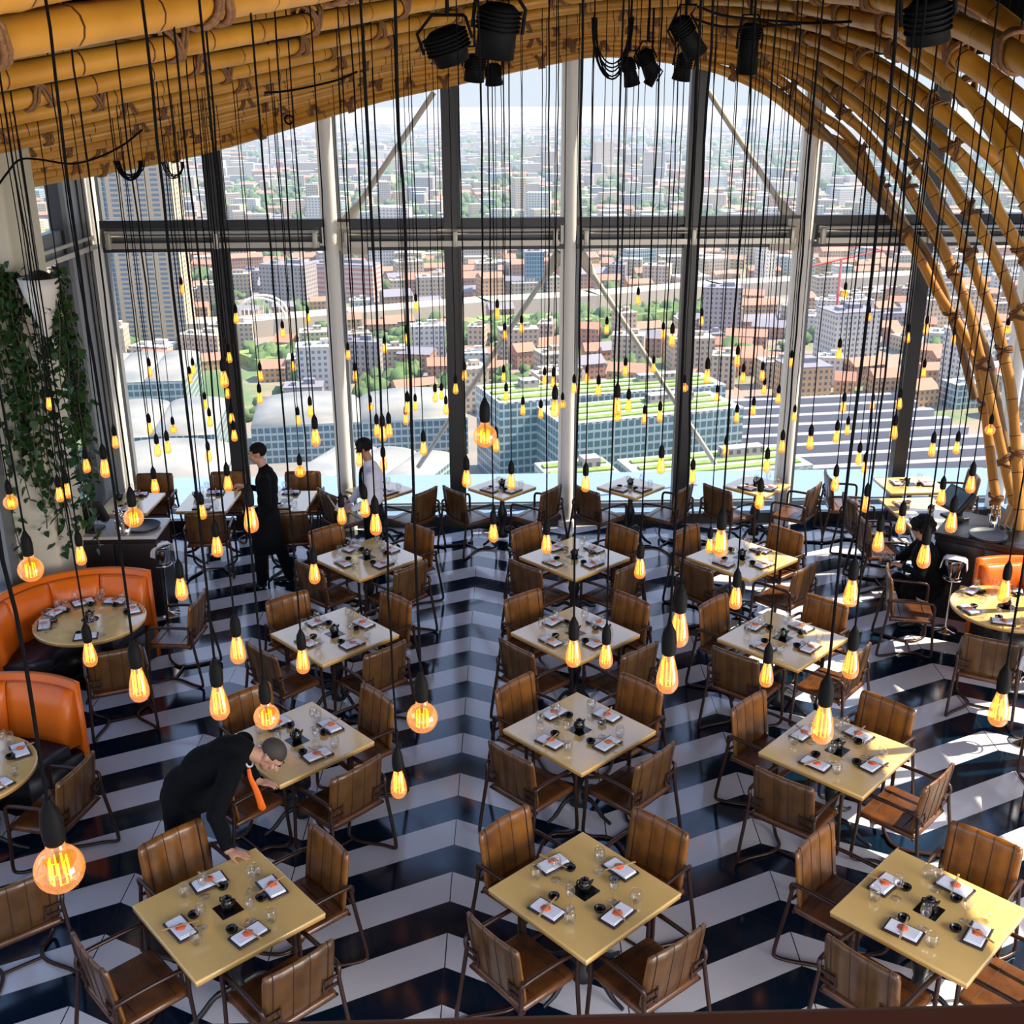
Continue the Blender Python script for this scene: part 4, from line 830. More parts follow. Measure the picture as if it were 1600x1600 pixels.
# ---------------------------------------------------------------- banquettes
def arc_bench(cx, cy, r, a0, a1, lab, nseg, groupname):
    e = empty('orange_banquette', (cx, cy, 0), 0, lab, 'banquette', 'orange banquettes')
    def arc_prof(prof, b, a0_, a1_, n=10, bul=0.0, mi=0):
        vs = []; fs = []; m_ = len(prof)
        for i in range(n+1):
            t = i/n; a = a0_+(a1_-a0_)*t; k = 1-abs(2*t-1)**4
            for (rr_, z, f) in prof: q = r+rr_-f*bul*k; vs.append((q*cos(a), q*sin(a), z))
        for i in range(n):
            for j in range(m_): fs.append((i*m_+j, i*m_+(j+1) % m_, (i+1)*m_+(j+1) % m_, (i+1)*m_+j))
        fs += [tuple(range(m_-1, -1, -1)), tuple(n*m_+j for j in range(m_))]
        b.add(vs, fs, mi, True)
    A0, A1 = radians(a0), radians(a1); st = (A1-A0)/nseg
    for i in range(nseg):
        b = MB(); arc_prof([(.02, .42, 1), (-.01, .55, 1), (.03, .80, 1), (.07, .93, .6), (.11, .95, 0), (.15, .93, 0), (.15, .42, 0)], b, A0+st*i+.008, A0+st*(i+1)-.008, 8, .03); b.obj('back_cushion', ORANGE, e)
    b = MB(); arc_prof([(.15, 0, 0), (.15, .99, 0), (.20, 1.0, 0), (.20, 0, 0)], b, A0, A1, 24); b.obj('outer_shell', ORANGE, e)
    b = MB(); arc_prof([(-.42, .34, 0), (-.43, .44, 0), (-.40, .47, 0), (.02, .47, 0), (.02, .34, 0)], b, A0, A1, 24); b.obj('seat', DARKLEATHER, e)
    b = MB(); arc_prof([(-.38, 0, 0), (-.38, .34, 0), (.14, .34, 0), (.14, 0, 0)], b, A0, A1, 24); b.obj('plinth', DARKWOOD, e)
    return e
arc_bench(-4.0, 10.02, .76, 62, 200, 'curved orange leather banquette round the left table', 4, '')
MB_ = MB(); 
arc_bench(-4.12, 7.62, .84, 52, 132, 'orange leather banquette with a red side, cut by the left edge', 2, '')
arc_bench(5.62, 9.98, .74, 15, 112, 'orange leather banquette at the right edge behind the round table', 3, '')
# ---------------------------------------------------------------- waiter stations
def station(x, y, w, d, rz, lab, h=1.02):
    e = empty('waiter_station', (x, y, 0), rz, lab, 'counter', 'waiter stations')
    MB().box((0, 0, (h-.04)/2), (w, d, h-.04)).obj('cabinet', DARKWOOD, e)
    MB().rbox((0, 0, h-.02), (w+.04, d+.04, .04), .008).obj('counter_top', MARBLE if x < 0 else DARKWOOD, e)
    for s in (-1, 1): MB().rbox((s*w/4, -d/2-.008, h*.48), (w/2-.02, .016, h-.14), .004).obj('door', DARKWOOD, e)
    return e
station(-4.24, 12.10, .96, .56, 0, 'black waiter station with a pale stone top at the left'); station(5.80, 11.62, 1.05, .85, -.62, 'black waiter station at the right beside the bamboo feet')
def till(x, y, z, rz, lab, tilt=.35):
    e = empty('till_screen', (x, y, z), rz, lab, 'till', 'touch screen tills')
    MB().rbox((0, 0, .02), (.26, .22, .04), .012).rbox((0, .03, .09), (.12, .08, .12), .02).obj('stand', BLACKM, e)
    R_ = Matrix.Rotation(-tilt, 3, 'X'); MB().rbox((0, -.02, .24), (.40, .07, .30), .015, rot=R_).obj('housing', BLACKM, e)
    c = Vector((0, -.02, .24)) + R_ @ Vector((0, -.0355, 0)); MB().box(c, (.34, .002, .24), rot=R_).obj('screen', SCREEN, e)
    return e
till(-4.55, 12.02, 1.02, 2.9, 'black till screen seen from behind on the left waiter station', .5)
till(5.50, 12.0, 1.02, -2.3-pi/2+2.6, 'till screen reflecting blue sky on the right waiter station', .75)
def tray_stack(x, y, z, n, lab, grey=False):
    for i in range(n):
        b = MB().lathe([(0, .004), (.185, .004), (.20, .022), (.205, .022), (.19, 0), (0, 0)], seg=36)
        o = b.obj('round_tray', GREYFRAME if grey and i == n-1 else BLACKM, None, (x+crr.uniform(-.01, .01), y, z+i*.012)); tag(o, lab % ('topmost', 'middle', 'lowest')[n-1-i], 'tray', 'round trays on the waiter stations')
tray_stack(-3.98, 12.08, 1.021, 2, '%s black round tray on the left waiter station'); tray_stack(5.62, 11.38, 1.021, 3, '%s round tray stacked on the right waiter station', True)
def cutlery_caddy(x, y, z, lab, steel=True):
    e = empty('cutlery_caddy', (x, y, z), 0, lab, 'cutlery holder', 'cutlery holders')
    MB().lathe([(.05, 0), (.052, .13), (.048, .13), (.046, .006), (0, .006)], seg=18).obj('cylinder', CHROME, e); b = MB()
    for i in range(7):
        a = i*.9; b.tube([(.02*cos(a), .02*sin(a), .02), (.045*cos(a), .045*sin(a), .21)], [.004, .005], 5)
        b.ball((.046*cos(a), .046*sin(a), .215), (.012, .006, .02), 0, 8, 6)
    b.obj('cutlery', CHROME, e)
cutlery_caddy(-4.20, 11.98, 1.02, 'steel cutlery holder beside the till on the left station'); cutlery_caddy(5.85, 11.75, 1.02, 'steel cutlery holder on the right waiter station')
cutlery_caddy(-4.10, 11.90, 1.02, 'second steel cutlery holder in front of the round trays, left station')
for i in range(2): tag(MB().rbox((0, 0, .0), (.02, .10, .24), .003, rot=Matrix.Rotation(.25, 3, 'Y')).obj('wooden_menu', WOODSTICK, None, (5.98+i*.05, 11.74-.05*i, 1.15)), ('left', 'right')[i]+' wooden menu board leaning on the right waiter station', 'menu', 'wooden menus')
# ice buckets on stands
def ice_bucket(x, y, lab, cloth=0.0):
    e = empty('ice_bucket_stand', (x, y, 0), cloth, lab, 'ice bucket stand', 'steel ice bucket stands')
    MB().lathe([(0, 0), (.13, 0), (.13, .012), (.02, .03), (.014, .05), (.014, .60), (.03, .62), (0, .62)], seg=24).obj('stand', CHROME, e)
    b = MB(); b.tube([(.105*cos(a), .105*sin(a), .635) for a in [2*pi*i/24 for i in range(24)]], .007, 6, closed=True); b.tube([(-.1, 0, .625), (.1, 0, .625)], .006, 6); b.obj('holder_ring', CHROME, e)
    MB().lathe([(0, .64), (.075, .64), (.082, .66), (.10, .82), (.106, .86), (.112, .865), (.106, .87), (.100, .86), (.078, .67), (0, .655)], seg=32).obj('bucket', CHROME, e)
    return e
def bucket_cloth(x, y, a, lab):
    b = MB(); vs = []; fs = []; n, m_ = 12, 14
    for i in range(n+1):
        u = i/n-.5
        for j in range(m_+1):
            t = j/m_; s = (t-.5)*.46
            if abs(s) < .11: X, Z = s, .885+.012*cos(u*9)-abs(s)*.1
            else: X, Z = math.copysign(.118+(abs(s)-.11)*.15+.006*sin(u*22), s), .874-(abs(s)-.11)*.95
            vs.append((X, u*.15*(1+.25*abs(s)), Z))
    for i in range(n):
        for j in range(m_): q = i*(m_+1)+j; fs.append((q, q+1, q+m_+2, q+m_+1))
    b.add(vs, fs); b.add([(v[0], v[1], v[2]+.006) for v in vs], [f[::-1] for f in fs])
    return tag(b.obj('bucket_cloth', LINEN, None, (x, y, 0), a), lab, 'cloth', 'white cloths over the ice buckets')
for x, y, lb, a in ((-3.84, 8.68, 'steel ice bucket on a stand beside the lower left banquette', .3), (-3.74, 11.9, 'steel ice bucket on a stand beside the left waiter station', .9), (5.18, 11.14, 'steel ice bucket stand in front of the right waiter station', -.5), (4.98, 8.80, 'steel ice bucket cut by the right edge', .4)):
    ice_bucket(x, y, lb, a); bucket_cloth(x, y, a, 'white cloth draped over the '+lb)
# ---------------------------------------------------------------- hanging plant
hp = empty('hanging_plant', (-4.62, 11.0, 0), 0, 'trailing green plant hanging from a white pot by the cream pillar', 'plant')
MB().lathe([(0, 3.48), (.04, 3.50), (.09, 3.68), (.165, 3.90), (.20, 4.06), (.185, 4.06), (.13, 4.02), (0, 4.0)], (.36, -.12, 0), seg=28).obj('pot', POTW, hp)
MB().lathe([(0, 4.02), (.14, 4.02), (.15, 4.06), (.06, 4.12), (0, 4.14)], (.36, -.12, 0), seg=20).tube([(.36, -.12, 4.1), (.36, -.12, 6.0)], .014, 8).obj('soil_and_hanger', DARKWOOD, hp)
vr = random.Random(9); leaves = MB(); stems = MB()
def leaf(b, p, s, rng):
    a, t, r = rng.uniform(0, 2*pi), rng.uniform(-1.2, -.2), rng.uniform(-.5, .5)
    R_ = Matrix.Rotation(a, 3, 'Z') @ Matrix.Rotation(t, 3, 'X') @ Matrix.Rotation(r, 3, 'Y')
    o = [(0, 0, 0), (-.42, .12, .10), (-.5, .5, .12), (-.28, .95, .02), (0, 1.35, -.10), (.28, .95, .02), (.5, .5, .12), (.42, .12, .10), (0, .6, -.04)]
    b.add([Vector(p)+R_ @ (Vector(q)*s) for q in o], [(0, 8, 2, 1), (8, 3, 2), (8, 4, 3), (0, 7, 6, 8), (8, 6, 5), (8, 5, 4)], 0, True)
for k in range(40):
    if k < 25: x0, y0, L_ = vr.uniform(-.30, .26), vr.uniform(-.05, .15), vr.uniform(1.2, 2.9)
    else: x0, y0, L_ = vr.uniform(.40, .60), vr.uniform(-.20, .10), vr.uniform(1.4, 2.7)
    if k in (3, 33): L_ = 3.05
    P = []; x, y, z = x0, y0, 4.02+vr.uniform(-.10, .15)
    ax = vr.uniform(0, 6)
    for i in range(int(L_/.11)+1):
        P.append((x, y, z)); z -= .11; x += .022*sin(i*.5+ax); y += .018*cos(i*.6+ax)
    if len(P) > 1: stems.tube(P, .006, 5)
    for i, p in enumerate(P):
        for q in range(2): leaf(leaves, (p[0]+vr.uniform(-.05, .05), p[1]+vr.uniform(-.05, .05), p[2]+vr.uniform(-.05, .05)), vr.uniform(.05, .09), vr)
tag(leaves.obj('vine_leaves', LEAFM, hp), kind='stuff'); stems.obj('vine_stems', STEMM, hp)

# ---------------------------------------------------------------- hanging bulbs
def bulb_protos():
    out = {}
    tear = [(.0155, .060), (.017, .050), (.022, .030), (.028, .005), (.0315, -.020), (.032, -.032), (.030, -.045), (.023, -.057), (.012, -.0635), (0, -.065)]
    glob = [(.0150, .064), (.018, .056)]+[(.0475*sin(a), .0475*cos(a)*-1+.0) for a in [pi-.42-(pi-.42)*i/12 for i in range(13)]]
    for kind in ('teardrop_bulb', 'globe_bulb'):
        g = kind[0] == 'g'
        root = empty(kind, (0, 0, 0), 0, 'amber bulb', 'light bulb', 'amber bulbs hanging on black cords'); parts = []
        parts.append((MB().lathe(glob if g else tear, seg=22).obj('glass_envelope', BULBGLASS, root), []))
        b = MB(); n = 9; R0, z0, z1 = (.017, .022, -.026) if g else (.0165, .040, -.036); pts = []
        for i in range(n):
            a = 2*pi*i/n; r = R0; P = [(r*cos(a), r*sin(a), z0), (r*1.1*cos(a), r*1.1*sin(a), z1)]
            pts += P if i % 2 == 0 else P[::-1]
        b.tube(pts, .0021, 5); f = b.obj('filament', FIL, root)
        s = MB().tube([(0, 0, .062), (0, 0, z0-.008)], [.006, .003], 8).obj('filament_stem', BRONZE, f); parts.append((f, [s]))
        zs = .062
        k = MB().lathe([(0, zs-.004), (.0165, zs-.004), (.0195, zs), (.0215, zs+.018), (.0215, zs+.045), (.018, zs+.068), (.011, zs+.082), (.006, zs+.094), (.004, zs+.098), (0, zs+.098)], seg=18).obj('bulb_socket', SOCKET, root)
        parts.append((k, []))
        c = bpy.data.objects.new('cord', CORDS[0]); COL.objects.link(c); c.parent = root; c.location = (0, 0, zs+.094); parts.append((c, []))
        register(root, parts); out[g] = root; PROTOS.append(root)
    return out
CORDS = []
for v in range(5):
    r_ = random.Random(40+v); P = []; x = y = 0.0
    for i in range(25):
        k = min(1, i/4)*min(1, (24-i)/3); P.append((k*r_.uniform(-.0028, .0028)+.004*k*sin(i*.5+v), k*r_.uniform(-.002, .002), i/24))
    CORDS.append(MB().tube(P, .0042, 6).mesh('cord', CORD))
BP = bulb_protos()
def frame_px(p):
    q = Vector(p)-Vector((0, 0, 5.5925)); d = q.dot(FW); return 800+1727.1*q.dot(RT)/d, 800-1727.1*q.dot(UP)/d
WORDS = ['first', 'second', 'third', 'fourth', 'fifth', 'sixth', 'seventh', 'eighth', 'ninth', 'tenth', 'eleventh', 'twelfth', 'thirteenth', 'fourteenth', 'fifteenth', 'sixteenth', 'seventeenth', 'eighteenth', 'nineteenth', 'twentieth']
zones = {}
for q in BULBS:
    px, py = frame_px(q[:3])
    row = 'highest' if py < 585 else 'second' if py < 640 else 'middle' if py < 700 else 'fourth' if py < 770 else 'fifth' if py < 860 else 'lowest'
    bay = 'leftmost' if px < 519 else 'centre left' if px < 887 else 'centre right' if px < 1251 else 'rightmost'
    zones.setdefault((row, bay), []).append((px, q))
for (row, bay), L_ in zones.items():
    L_.sort(key=lambda t: t[0])
    for i, (px, q) in enumerate(L_):
        x, y, z, g = q
        zt = 7.06
        sc = 1.32 if (g and (Vector(q[:3])-Vector((0, 0, 5.59))).length < 3.2 and px < 500) else 1.0
        r, parts = clone(BP[bool(g)], (x, y, z), random.uniform(0, 6), 'lit %s bulb, %s from left, %s tier of the %s bay' % ('globe' if g else 'teardrop', WORDS[i], row, bay), 'amber bulbs hanging on black cords')
        if sc > 1: r.scale = (sc, sc, sc)
        c = parts[-1]; c.data = random.choice(CORDS); h = (zt-z-.156*sc)/sc; c.scale = (1, 1, h); c.rotation_euler = (0, 0, random.uniform(0, 6))
# ---------------------------------------------------------------- spotlights, coils and cables under the canopy
SN = ['large black spotlight of the middle cluster, tilted left', 'largest black spotlight at the top of the middle cluster', 'black spotlight hanging below the two large ones', 'small black spotlight right of the middle column cluster', 'tilted black spotlight under the cable coil cluster',
      'narrow black spotlight left in the second cluster', 'smallest black spotlight of the second cluster', 'tilted black spotlight with a pale lens, right of centre', 'black spotlight pointing down under the tilted one', 'tall black spotlight hanging before the right half', 'big black spotlight at the top right between the bamboo']
for (x, y, z, r, h, rt, tilt), lb in zip(SPOTS, SN):
    e = empty('spotlight', (x, y, z), 0, lb, 'spotlight', 'black spotlights under the canopy'); R_ = Matrix.Rotation(radians(tilt), 3, 'Y')@Matrix.Rotation(radians(12), 3, 'X')
    MB().lathe([(0, h/2), (rt*.6, h/2), (rt*.8, h/2-.02), (rt*.85, 0), (r, -h/2), (r*.94, -h/2), (rt*.7, -h/2+.06), (0, -h/2+.06)], seg=20, rot=R_).obj('can', SPOT, e)
    b = MB()
    for i in range(5): zz = h/2-.03-.022*i; b.lathe([(rt*.8, zz), (rt*.98, zz), (rt*.98, zz-.008), (rt*.8, zz-.008)], seg=20, rot=R_)
    b.obj('cooling_fins', SPOT, e)
    MB().lathe([(0, -h/2+.065), (rt*.68, -h/2+.065)], seg=20, rot=R_).obj('lens', LENS, e)
    b = MB(); w = max(r, rt)+.012; b.tube([R_@Vector((-w, 0, 0)), R_@Vector((-w, 0, .12)), (-w*.6, 0, h/2+.07), (w*.6, 0, h/2+.07), R_@Vector((w, 0, .12)), R_@Vector((w, 0, 0))], .010, 6)
    top = max(h/2+.14, canopy_z(x, y)+.10-z); b.tube([(0, 0, h/2+.07), (0, 0, top)], .012, 8); b.obj('yoke', SPOT, e)
for i, ((x, y, z, w, h), lb) in enumerate(zip(COILS, ('large loop of spare black cable left of the spotlights', 'coil of black cable under the left edge of the canopy', 'pale thin cable loop beside the left coil', 'small ring coil of black cable tied under the canopy'))):
    b = MB(); rr = random.Random(i)
    for k in range(9 if i < 2 else 4):
        ww, hh, sh = w*rr.uniform(.75, 1.05), h*rr.uniform(.8, 1.15), rr.uniform(-.03, .03)
        if i < 3: P = [(ww*-cos(a)+sh*.3, sh+.02*sin(3*a), h*.8-hh*2*sin(a)) for a in [pi*j/16 for j in range(17)]]; b.tube(P, .0065, 5)
        else: b.tube([(ww*cos(a), sh, ww*sin(a)) for a in [2*pi*j/16 for j in range(16)]], .005, 5, closed=True)
    tag(b.obj('cable_coil', CORD, None, (x, y, z)), lb, 'cable', 'spare cable coils under the canopy')
for P, lb in zip(CABLES, ('black cable sagging along the left end of the canopy', 'short black cable slung under the canopy, left of centre', 'upper black cable running to the right under the canopy', 'lower black cable running to the right under the canopy')):
    tag(MB().tube(catmull(P, 5), .009, 6).obj('slung_cable', CORD), lb, 'cable')

# ---------------------------------------------------------------- people
def remesh(mb, name, material, parent, voxel=.010, smooth=2):
    o = mb.obj(name, material); md = o.modifiers.new('r', 'REMESH'); md.mode = 'VOXEL'; md.voxel_size = voxel; md.use_smooth_shade = True
    if smooth: s = o.modifiers.new('s', 'SMOOTH'); s.iterations = smooth; s.factor = .5
    dg = bpy.context.evaluated_depsgraph_get(); me = bpy.data.meshes.new_from_object(o.evaluated_get(dg), depsgraph=dg)
    old = o.data; o.modifiers.clear(); o.data = me; bpy.data.meshes.remove(old)
    if not me.materials: me.materials.append(material)
    me.polygons.foreach_set('use_smooth', [True]*len(me.polygons)); o.parent = parent; return o
def limb(b, pts, r, seg=12):
    pts = [Vector(p) for p in pts]; b.tube(pts, list(r), seg)
    for p, q in zip(pts, r): b.ball(p, q*.995, 0, 10, 8)
def frame_of(fwd, up):
    f = Vector(fwd).normalized(); u = Vector(up); u = (u-f*u.dot(f)).normalized(); s = f.cross(u)     # s: the figure's right
    return Matrix((s, f, u)).transposed()
def head(b, c, fwd, up, k=1.0):
    c = Vector(c); Rm = frame_of(fwd, up); P = lambda x, y, z: c+Rm@Vector((x*k, y*k, z*k))
    b.ball(P(0, -.012, .028), (.076*k, .095*k, .088*k), 0, 20, 14, Rm)           # skull
    b.ball(P(0, .030, -.045), (.054*k, .056*k, .068*k), 0, 16, 12, Rm)           # jaw
    b.ball(P(0, .052, -.086), (.026*k, .024*k, .020*k), 0, 10, 8, Rm)            # chin
    b.tube([P(0, .082, .018), P(0, .098, -.014), P(0, .106, -.030)], [.008*k, .011*k, .014*k], 8); b.ball(P(0, .102, -.030), (.016*k, .013*k, .010*k), 0, 10, 8, Rm)
    b.ball(P(0, .078, .030), (.050*k, .016*k, .012*k), 0, 10, 8, Rm)             # brow
    for z, w in ((-.056, .024), (-.066, .021)): b.ball(P(0, .083, z), (w*k, .010*k, .006*k), 0, 10, 6, Rm)
    for s in (-1, 1):
        b.ball(P(s*.040, .068, -.018), (.022*k, .018*k, .020*k), 0, 10, 8, Rm)   # cheek
        b.ball(P(s*.078, -.012, -.004), (.010*k, .020*k, .031*k), 0, 10, 8, Rm); b.ball(P(s*.083, -.016, .010), (.008*k, .018*k, .016*k), 0, 10, 8, Rm)
    return P, Rm
def eyes(parent, P, Rm, k=1.0):
    for s in (-1, 1):
        e = MB().ball(P(s*.032, .080, .008), (.013*k, .008*k, .0075*k), 0, 10, 8, Rm).obj('eye', PAPER, parent)
        MB().ball(P(s*.032, .0865, .008), (.006*k, .003*k, .006*k), 0, 8, 6, Rm).obj('iris', EYE, e)
        MB().tube([P(s*.016, .091, .030), P(s*.034, .091, .036), P(s*.052, .080, .031)], [.004*k, .005*k, .003*k], 6).obj('eyebrow', HAIR, parent)
def hand(b, wrist, d, palm_n, s, curl=.5, k=1.0, spread=.10, thumb=True):
    """wrist, direction of the fingers, normal out of the back of the hand, s=+1 when the thumb is on the side d x n"""
    d = Vector(d).normalized(); n = Vector(palm_n); n = (n-d*n.dot(d)).normalized(); t = d.cross(n)*s
    w = Vector(wrist); pc = w+d*.05*k
    b.ball(pc, (.043*k, .052*k, .016*k), 0, 14, 10, Matrix((t, d, n)).transposed())
    b.tube([w-d*.02, w+d*.025*k], [.026*k, .028*k], 10, sx=.75)
    for i, (o, L_, r) in enumerate(((.030, .072, .0088), (.010, .080, .0092), (-.011, .074, .0088), (-.030, .058, .0078))):
        a = w+d*.082*k+t*o*k; dr = (d+t*o/.03*spread).normalized(); P = [a-dr*.02*k, a]; g = 0
        for j, f in enumerate((.42, .33, .25)):
            g += curl*(.7, .8, .5)[j]; dd = (dr*cos(g)-n*sin(g)); P.append(P[-1]+dd*L_*f*k)
        limb(b, P, [r*k*1.05, r*k, r*k*.95, r*k*.9, r*k*.8], 8)
    if thumb:
        a = w+d*.025*k+t*.028*k; limb(b, [a, a+(d*.6+t*.75-n*.25).normalized()*.034*k, a+(d*.6+t*.75-n*.25).normalized()*.034*k+(d*.9+t*.25-n*.35).normalized()*.030*k, a+(d*.6+t*.75-n*.25).normalized()*.034*k+(d*.9+t*.15-n*.45).normalized()*.054*k], [.014*k, .0115*k, .010*k, .0085*k], 8)
def hair_cap(parent, P, Rm, m_, k=1.0, thick=.008, low=.0, fade=True):
    b = MB(); b.ball(P(0, -.018, .040+.004), ((.076+thick)*k, (.093+thick)*k, (.082+thick)*k), 0, 24, 18, Rm)
    inv = Rm.transposed(); c = P(0, 0, 0); keep = []
    for i, v in enumerate(b.v):
        q = inv@(Vector(v)-c)/k; keep.append(not (q.z < .045 and q.y > .045) and not (q.z < -.03+low) and not (q.y > .075 and q.z < .085) and not (abs(q.x) > .06 and q.z < .02 and q.y > -.03))
    fs = [(f, s) for f, s in zip(b.f, b.sm) if all(keep[i] for i in f)]
    b.f = [f for f, _ in fs]; b.sm = [s for _, s in fs]; b.mi = [0]*len(fs)
    # close the shell with an inner copy so the hair has thickness
    n0 = len(b.v); c2 = P(0, -.018, .044); b.v += [tuple(c2+(Vector(v)-c2)*.93) for v in b.v]; inner = [tuple(i+n0 for i in f[::-1]) for f in b.f]
    from collections import Counter
    E_ = Counter(); D_ = {}
    for f in b.f:
        for i in range(len(f)): a, c_ = f[i], f[(i+1) % len(f)]; E_[tuple(sorted((a, c_)))] += 1; D_[tuple(sorted((a, c_)))] = (a, c_)
    walls = [(D_[e][1], D_[e][0], D_[e][0]+n0, D_[e][1]+n0) for e, q in E_.items() if q == 1]
    b.f += inner+walls; b.sm = [True]*len(b.f); b.mi = [0]*len(b.f)
    return b.obj('hair', m_, parent)
def shoe(parent, heel, d, k=1.0):
    h = Vector(heel); d = Vector(d).normalized(); Rm = frame_of(d, (0, 0, 1)); b = MB()
    b.ball(h+Vector((0, 0, .045)), (.040, .050, .046), 0, 14, 10, Rm); b.ball(h+d*.10+Vector((0, 0, .038)), (.043, .090, .036), 0, 14, 10, Rm); b.ball(h+d*.18+Vector((0, 0, .028)), (.040, .055, .026), 0, 14, 10, Rm)
    b.tube([h+Vector((0, 0, .05)), h+Vector((0, 0, .12))], [.042, .044], 10)
    for i, v in enumerate(b.v): b.v[i] = (v[0], v[1], max(v[2], .002))
    return remesh(b, 'shoe', BLACKM, parent, .010)
def person(lab):
    return empty('person', (0, 0, 0), 0, lab, 'person')

# --- waiter walking left in black
p = person('waiter in black shirt and long apron walking left past the window tables'); X, Y = -2.66, 12.70
J = lambda x, y, z: (X+x, Y+y, z)
b = MB(); P, Rm = head(b, J(-.05, 0, 1.705), (-1, -.05, -.22), (-.22, 0, 1), 1.03)
limb(b, [J(-.03, 0, 1.63), J(.0, 0, 1.55), J(.03, 0, 1.47)], [.056, .056, .07])
limb(b, [J(.03, 0, 1.42), J(.02, 0, 1.25), J(.02, 0, 1.05), J(.02, 0, .95)], [.07, .09, .09, .09])
SHn, SHf = J(.04, -.185, 1.42), J(.02, .185, 1.42)
for arm in ([SHn, J(.07, -.235, 1.14), J(-.07, -.225, .99)], [SHf, J(-.08, .22, 1.18), J(-.28, .10, 1.27)]): limb(b, arm, [.048, .040, .027])
hand(b, J(-.07, -.225, .99), (-.75, .1, -.35), (.1, -1, .1), 1, .9); hand(b, J(-.28, .10, 1.27), (-1, -.15, .12), (-.2, .8, .6), 1, 1.0)
for s, kx, ax in ((-1, -.10, -.11), (1, .10, .20)): limb(b, [J(.02, s*.09, .92), J(kx, s*.095, .50), J(ax, s*.09, .10)], [.085, .058, .040])
body = remesh(b, 'body', SKIN, p, .0085); eyes(p, P, Rm); hair_cap(p, P, Rm, HAIR, 1.03, .011)
b = MB(); limb(b, [J(.012, 0, 1.525), J(.03, 0, 1.44)], [.070, .105]); b.ball(J(.03, 0, 1.36), (.135, .20, .15), 0, 20, 14); b.ball(J(.03, 0, 1.26), (.13, .175, .16), 0, 20, 14); b.ball(J(.025, 0, 1.12), (.125, .165, .20), 0, 20, 14); b.ball(J(.02, 0, .97), (.125, .165, .12), 0, 18, 12)
limb(b, [J(.03, -.10, 1.44), SHn, J(.07, -.235, 1.14), J(-.04, -.225, 1.01)], [.07, .072, .055, .042]); limb(b, [J(.03, .10, 1.44), SHf, J(-.08, .22, 1.18), J(-.25, .115, 1.255)], [.07, .072, .055, .042])
remesh(b, 'shirt', BLACKCLOTH, p, .013)
b = MB()
for s, kx, ax in ((-1, -.10, -.11), (1, .10, .20)): limb(b, [J(.02, s*.085, .93), J(kx, s*.095, .50), J(ax, s*.09, .09)], [.115, .082, .066])
b.ball(J(.02, 0, .93), (.14, .17, .12), 0, 16, 12); remesh(b, 'trousers', BLACKCLOTH, p, .014)
b = MB(); b.lathe([(.155, 1.0), (.175, .85), (.195, .65), (.205, .48), (.195, .48), (.18, .66), (.16, .86), (.142, 1.0)], (0, 0, 0), 28)
b.v = [(X-.01+v[0]*1.0, Y+v[1]*1.02, v[2]) for v in b.v]; b.obj('apron', BLACKCLOTH, p)
shoe(p, J(-.10, -.09, 0), (-1, -.1, 0)); shoe(p, J(.22, .09, 0), (-1, .05, 0))

# --- man in a white shirt holding papers
p = person('man in white shirt and black tie holding white papers by the window tables'); X, Y = -1.47, 12.92
b = MB(); P, Rm = head(b, J(.0, 0, 1.685), (-1, .25, -.30), (-.28, 0, 1), 1.0)
limb(b, [J(.03, 0, 1.61), J(.05, 0, 1.53), J(.07, 0, 1.46)], [.054, .054, .07]); limb(b, [J(.09, 0, 1.40), J(.09, 0, 1.20), J(.07, 0, .98)], [.07, .09, .09])
SHn, SHf = J(.08, -.18, 1.39), J(.08, .17, 1.39)
for arm in ([SHn, J(.07, -.24, 1.10), J(-.16, -.24, .99)], [SHf, J(-.05, .20, 1.13), J(-.22, .02, 1.00)]): limb(b, arm, [.046, .038, .026])
hand(b, J(-.16, -.24, .99), (-1, .05, -.15), (.1, -.6, .8), 1, .8); hand(b, J(-.22, .02, 1.0), (-1, -.3, -.1), (.1, .3, .9), 1, .7)
for s, kx, ax in ((-1, .05, .06), (1, .08, .12)): limb(b, [J(.07, s*.09, .92), J(kx, s*.10, .50), J(ax, s*.10, .10)], [.085, .058, .040])
remesh(b, 'body', SKIN2, p, .0085); eyes(p, P, Rm); hair_cap(p, P, Rm, HAIR, 1.0, .018)
b = MB(); limb(b, [J(.055, 0, 1.505), J(.08, 0, 1.43)], [.070, .105]); b.ball(J(.09, 0, 1.34), (.13, .19, .15), 0, 20, 14); b.ball(J(.09, 0, 1.24), (.125, .17, .16), 0, 20, 14); b.ball(J(.09, 0, 1.10), (.125, .165, .18), 0, 20, 14)
limb(b, [J(.09, -.10, 1.41), SHn, J(.07, -.24, 1.10), J(-.13, -.24, 1.00)], [.07, .070, .056, .042]); limb(b, [J(.09, .10, 1.41), SHf, J(-.05, .20, 1.13), J(-.19, .04, 1.01)], [.07, .070, .055, .042])
remesh(b, 'shirt', WHITECLOTH, p, .013)
b = MB(); b.ball(J(.07, 0, .95), (.13, .165, .11), 0, 16, 12)
for s, kx, ax in ((-1, .05, .06), (1, .08, .12)): limb(b, [J(.07, s*.085, .92), J(kx, s*.10, .50), J(ax, s*.10, .08)], [.115, .082, .066])
remesh(b, 'trousers', BLACKCLOTH, p, .014)
MB().tube(catmull([J(-.015, 0, 1.47), J(-.05, 0, 1.38), J(-.055, 0, 1.20), J(-.045, 0, 1.05)], 4), [.014, .018, .022, .022, .022, .022, .024, .026, .027, .028, .028, .024, .008], 8, sx=.3).obj('tie', HAIR, p)
shoe(p, J(.07, -.10, 0), (-1, -.1, 0)); shoe(p, J(.13, .10, 0), (-1, .1, 0))
R_ = Matrix.Rotation(.35, 3, 'Z')@Matrix.Rotation(1.1, 3, 'Y')
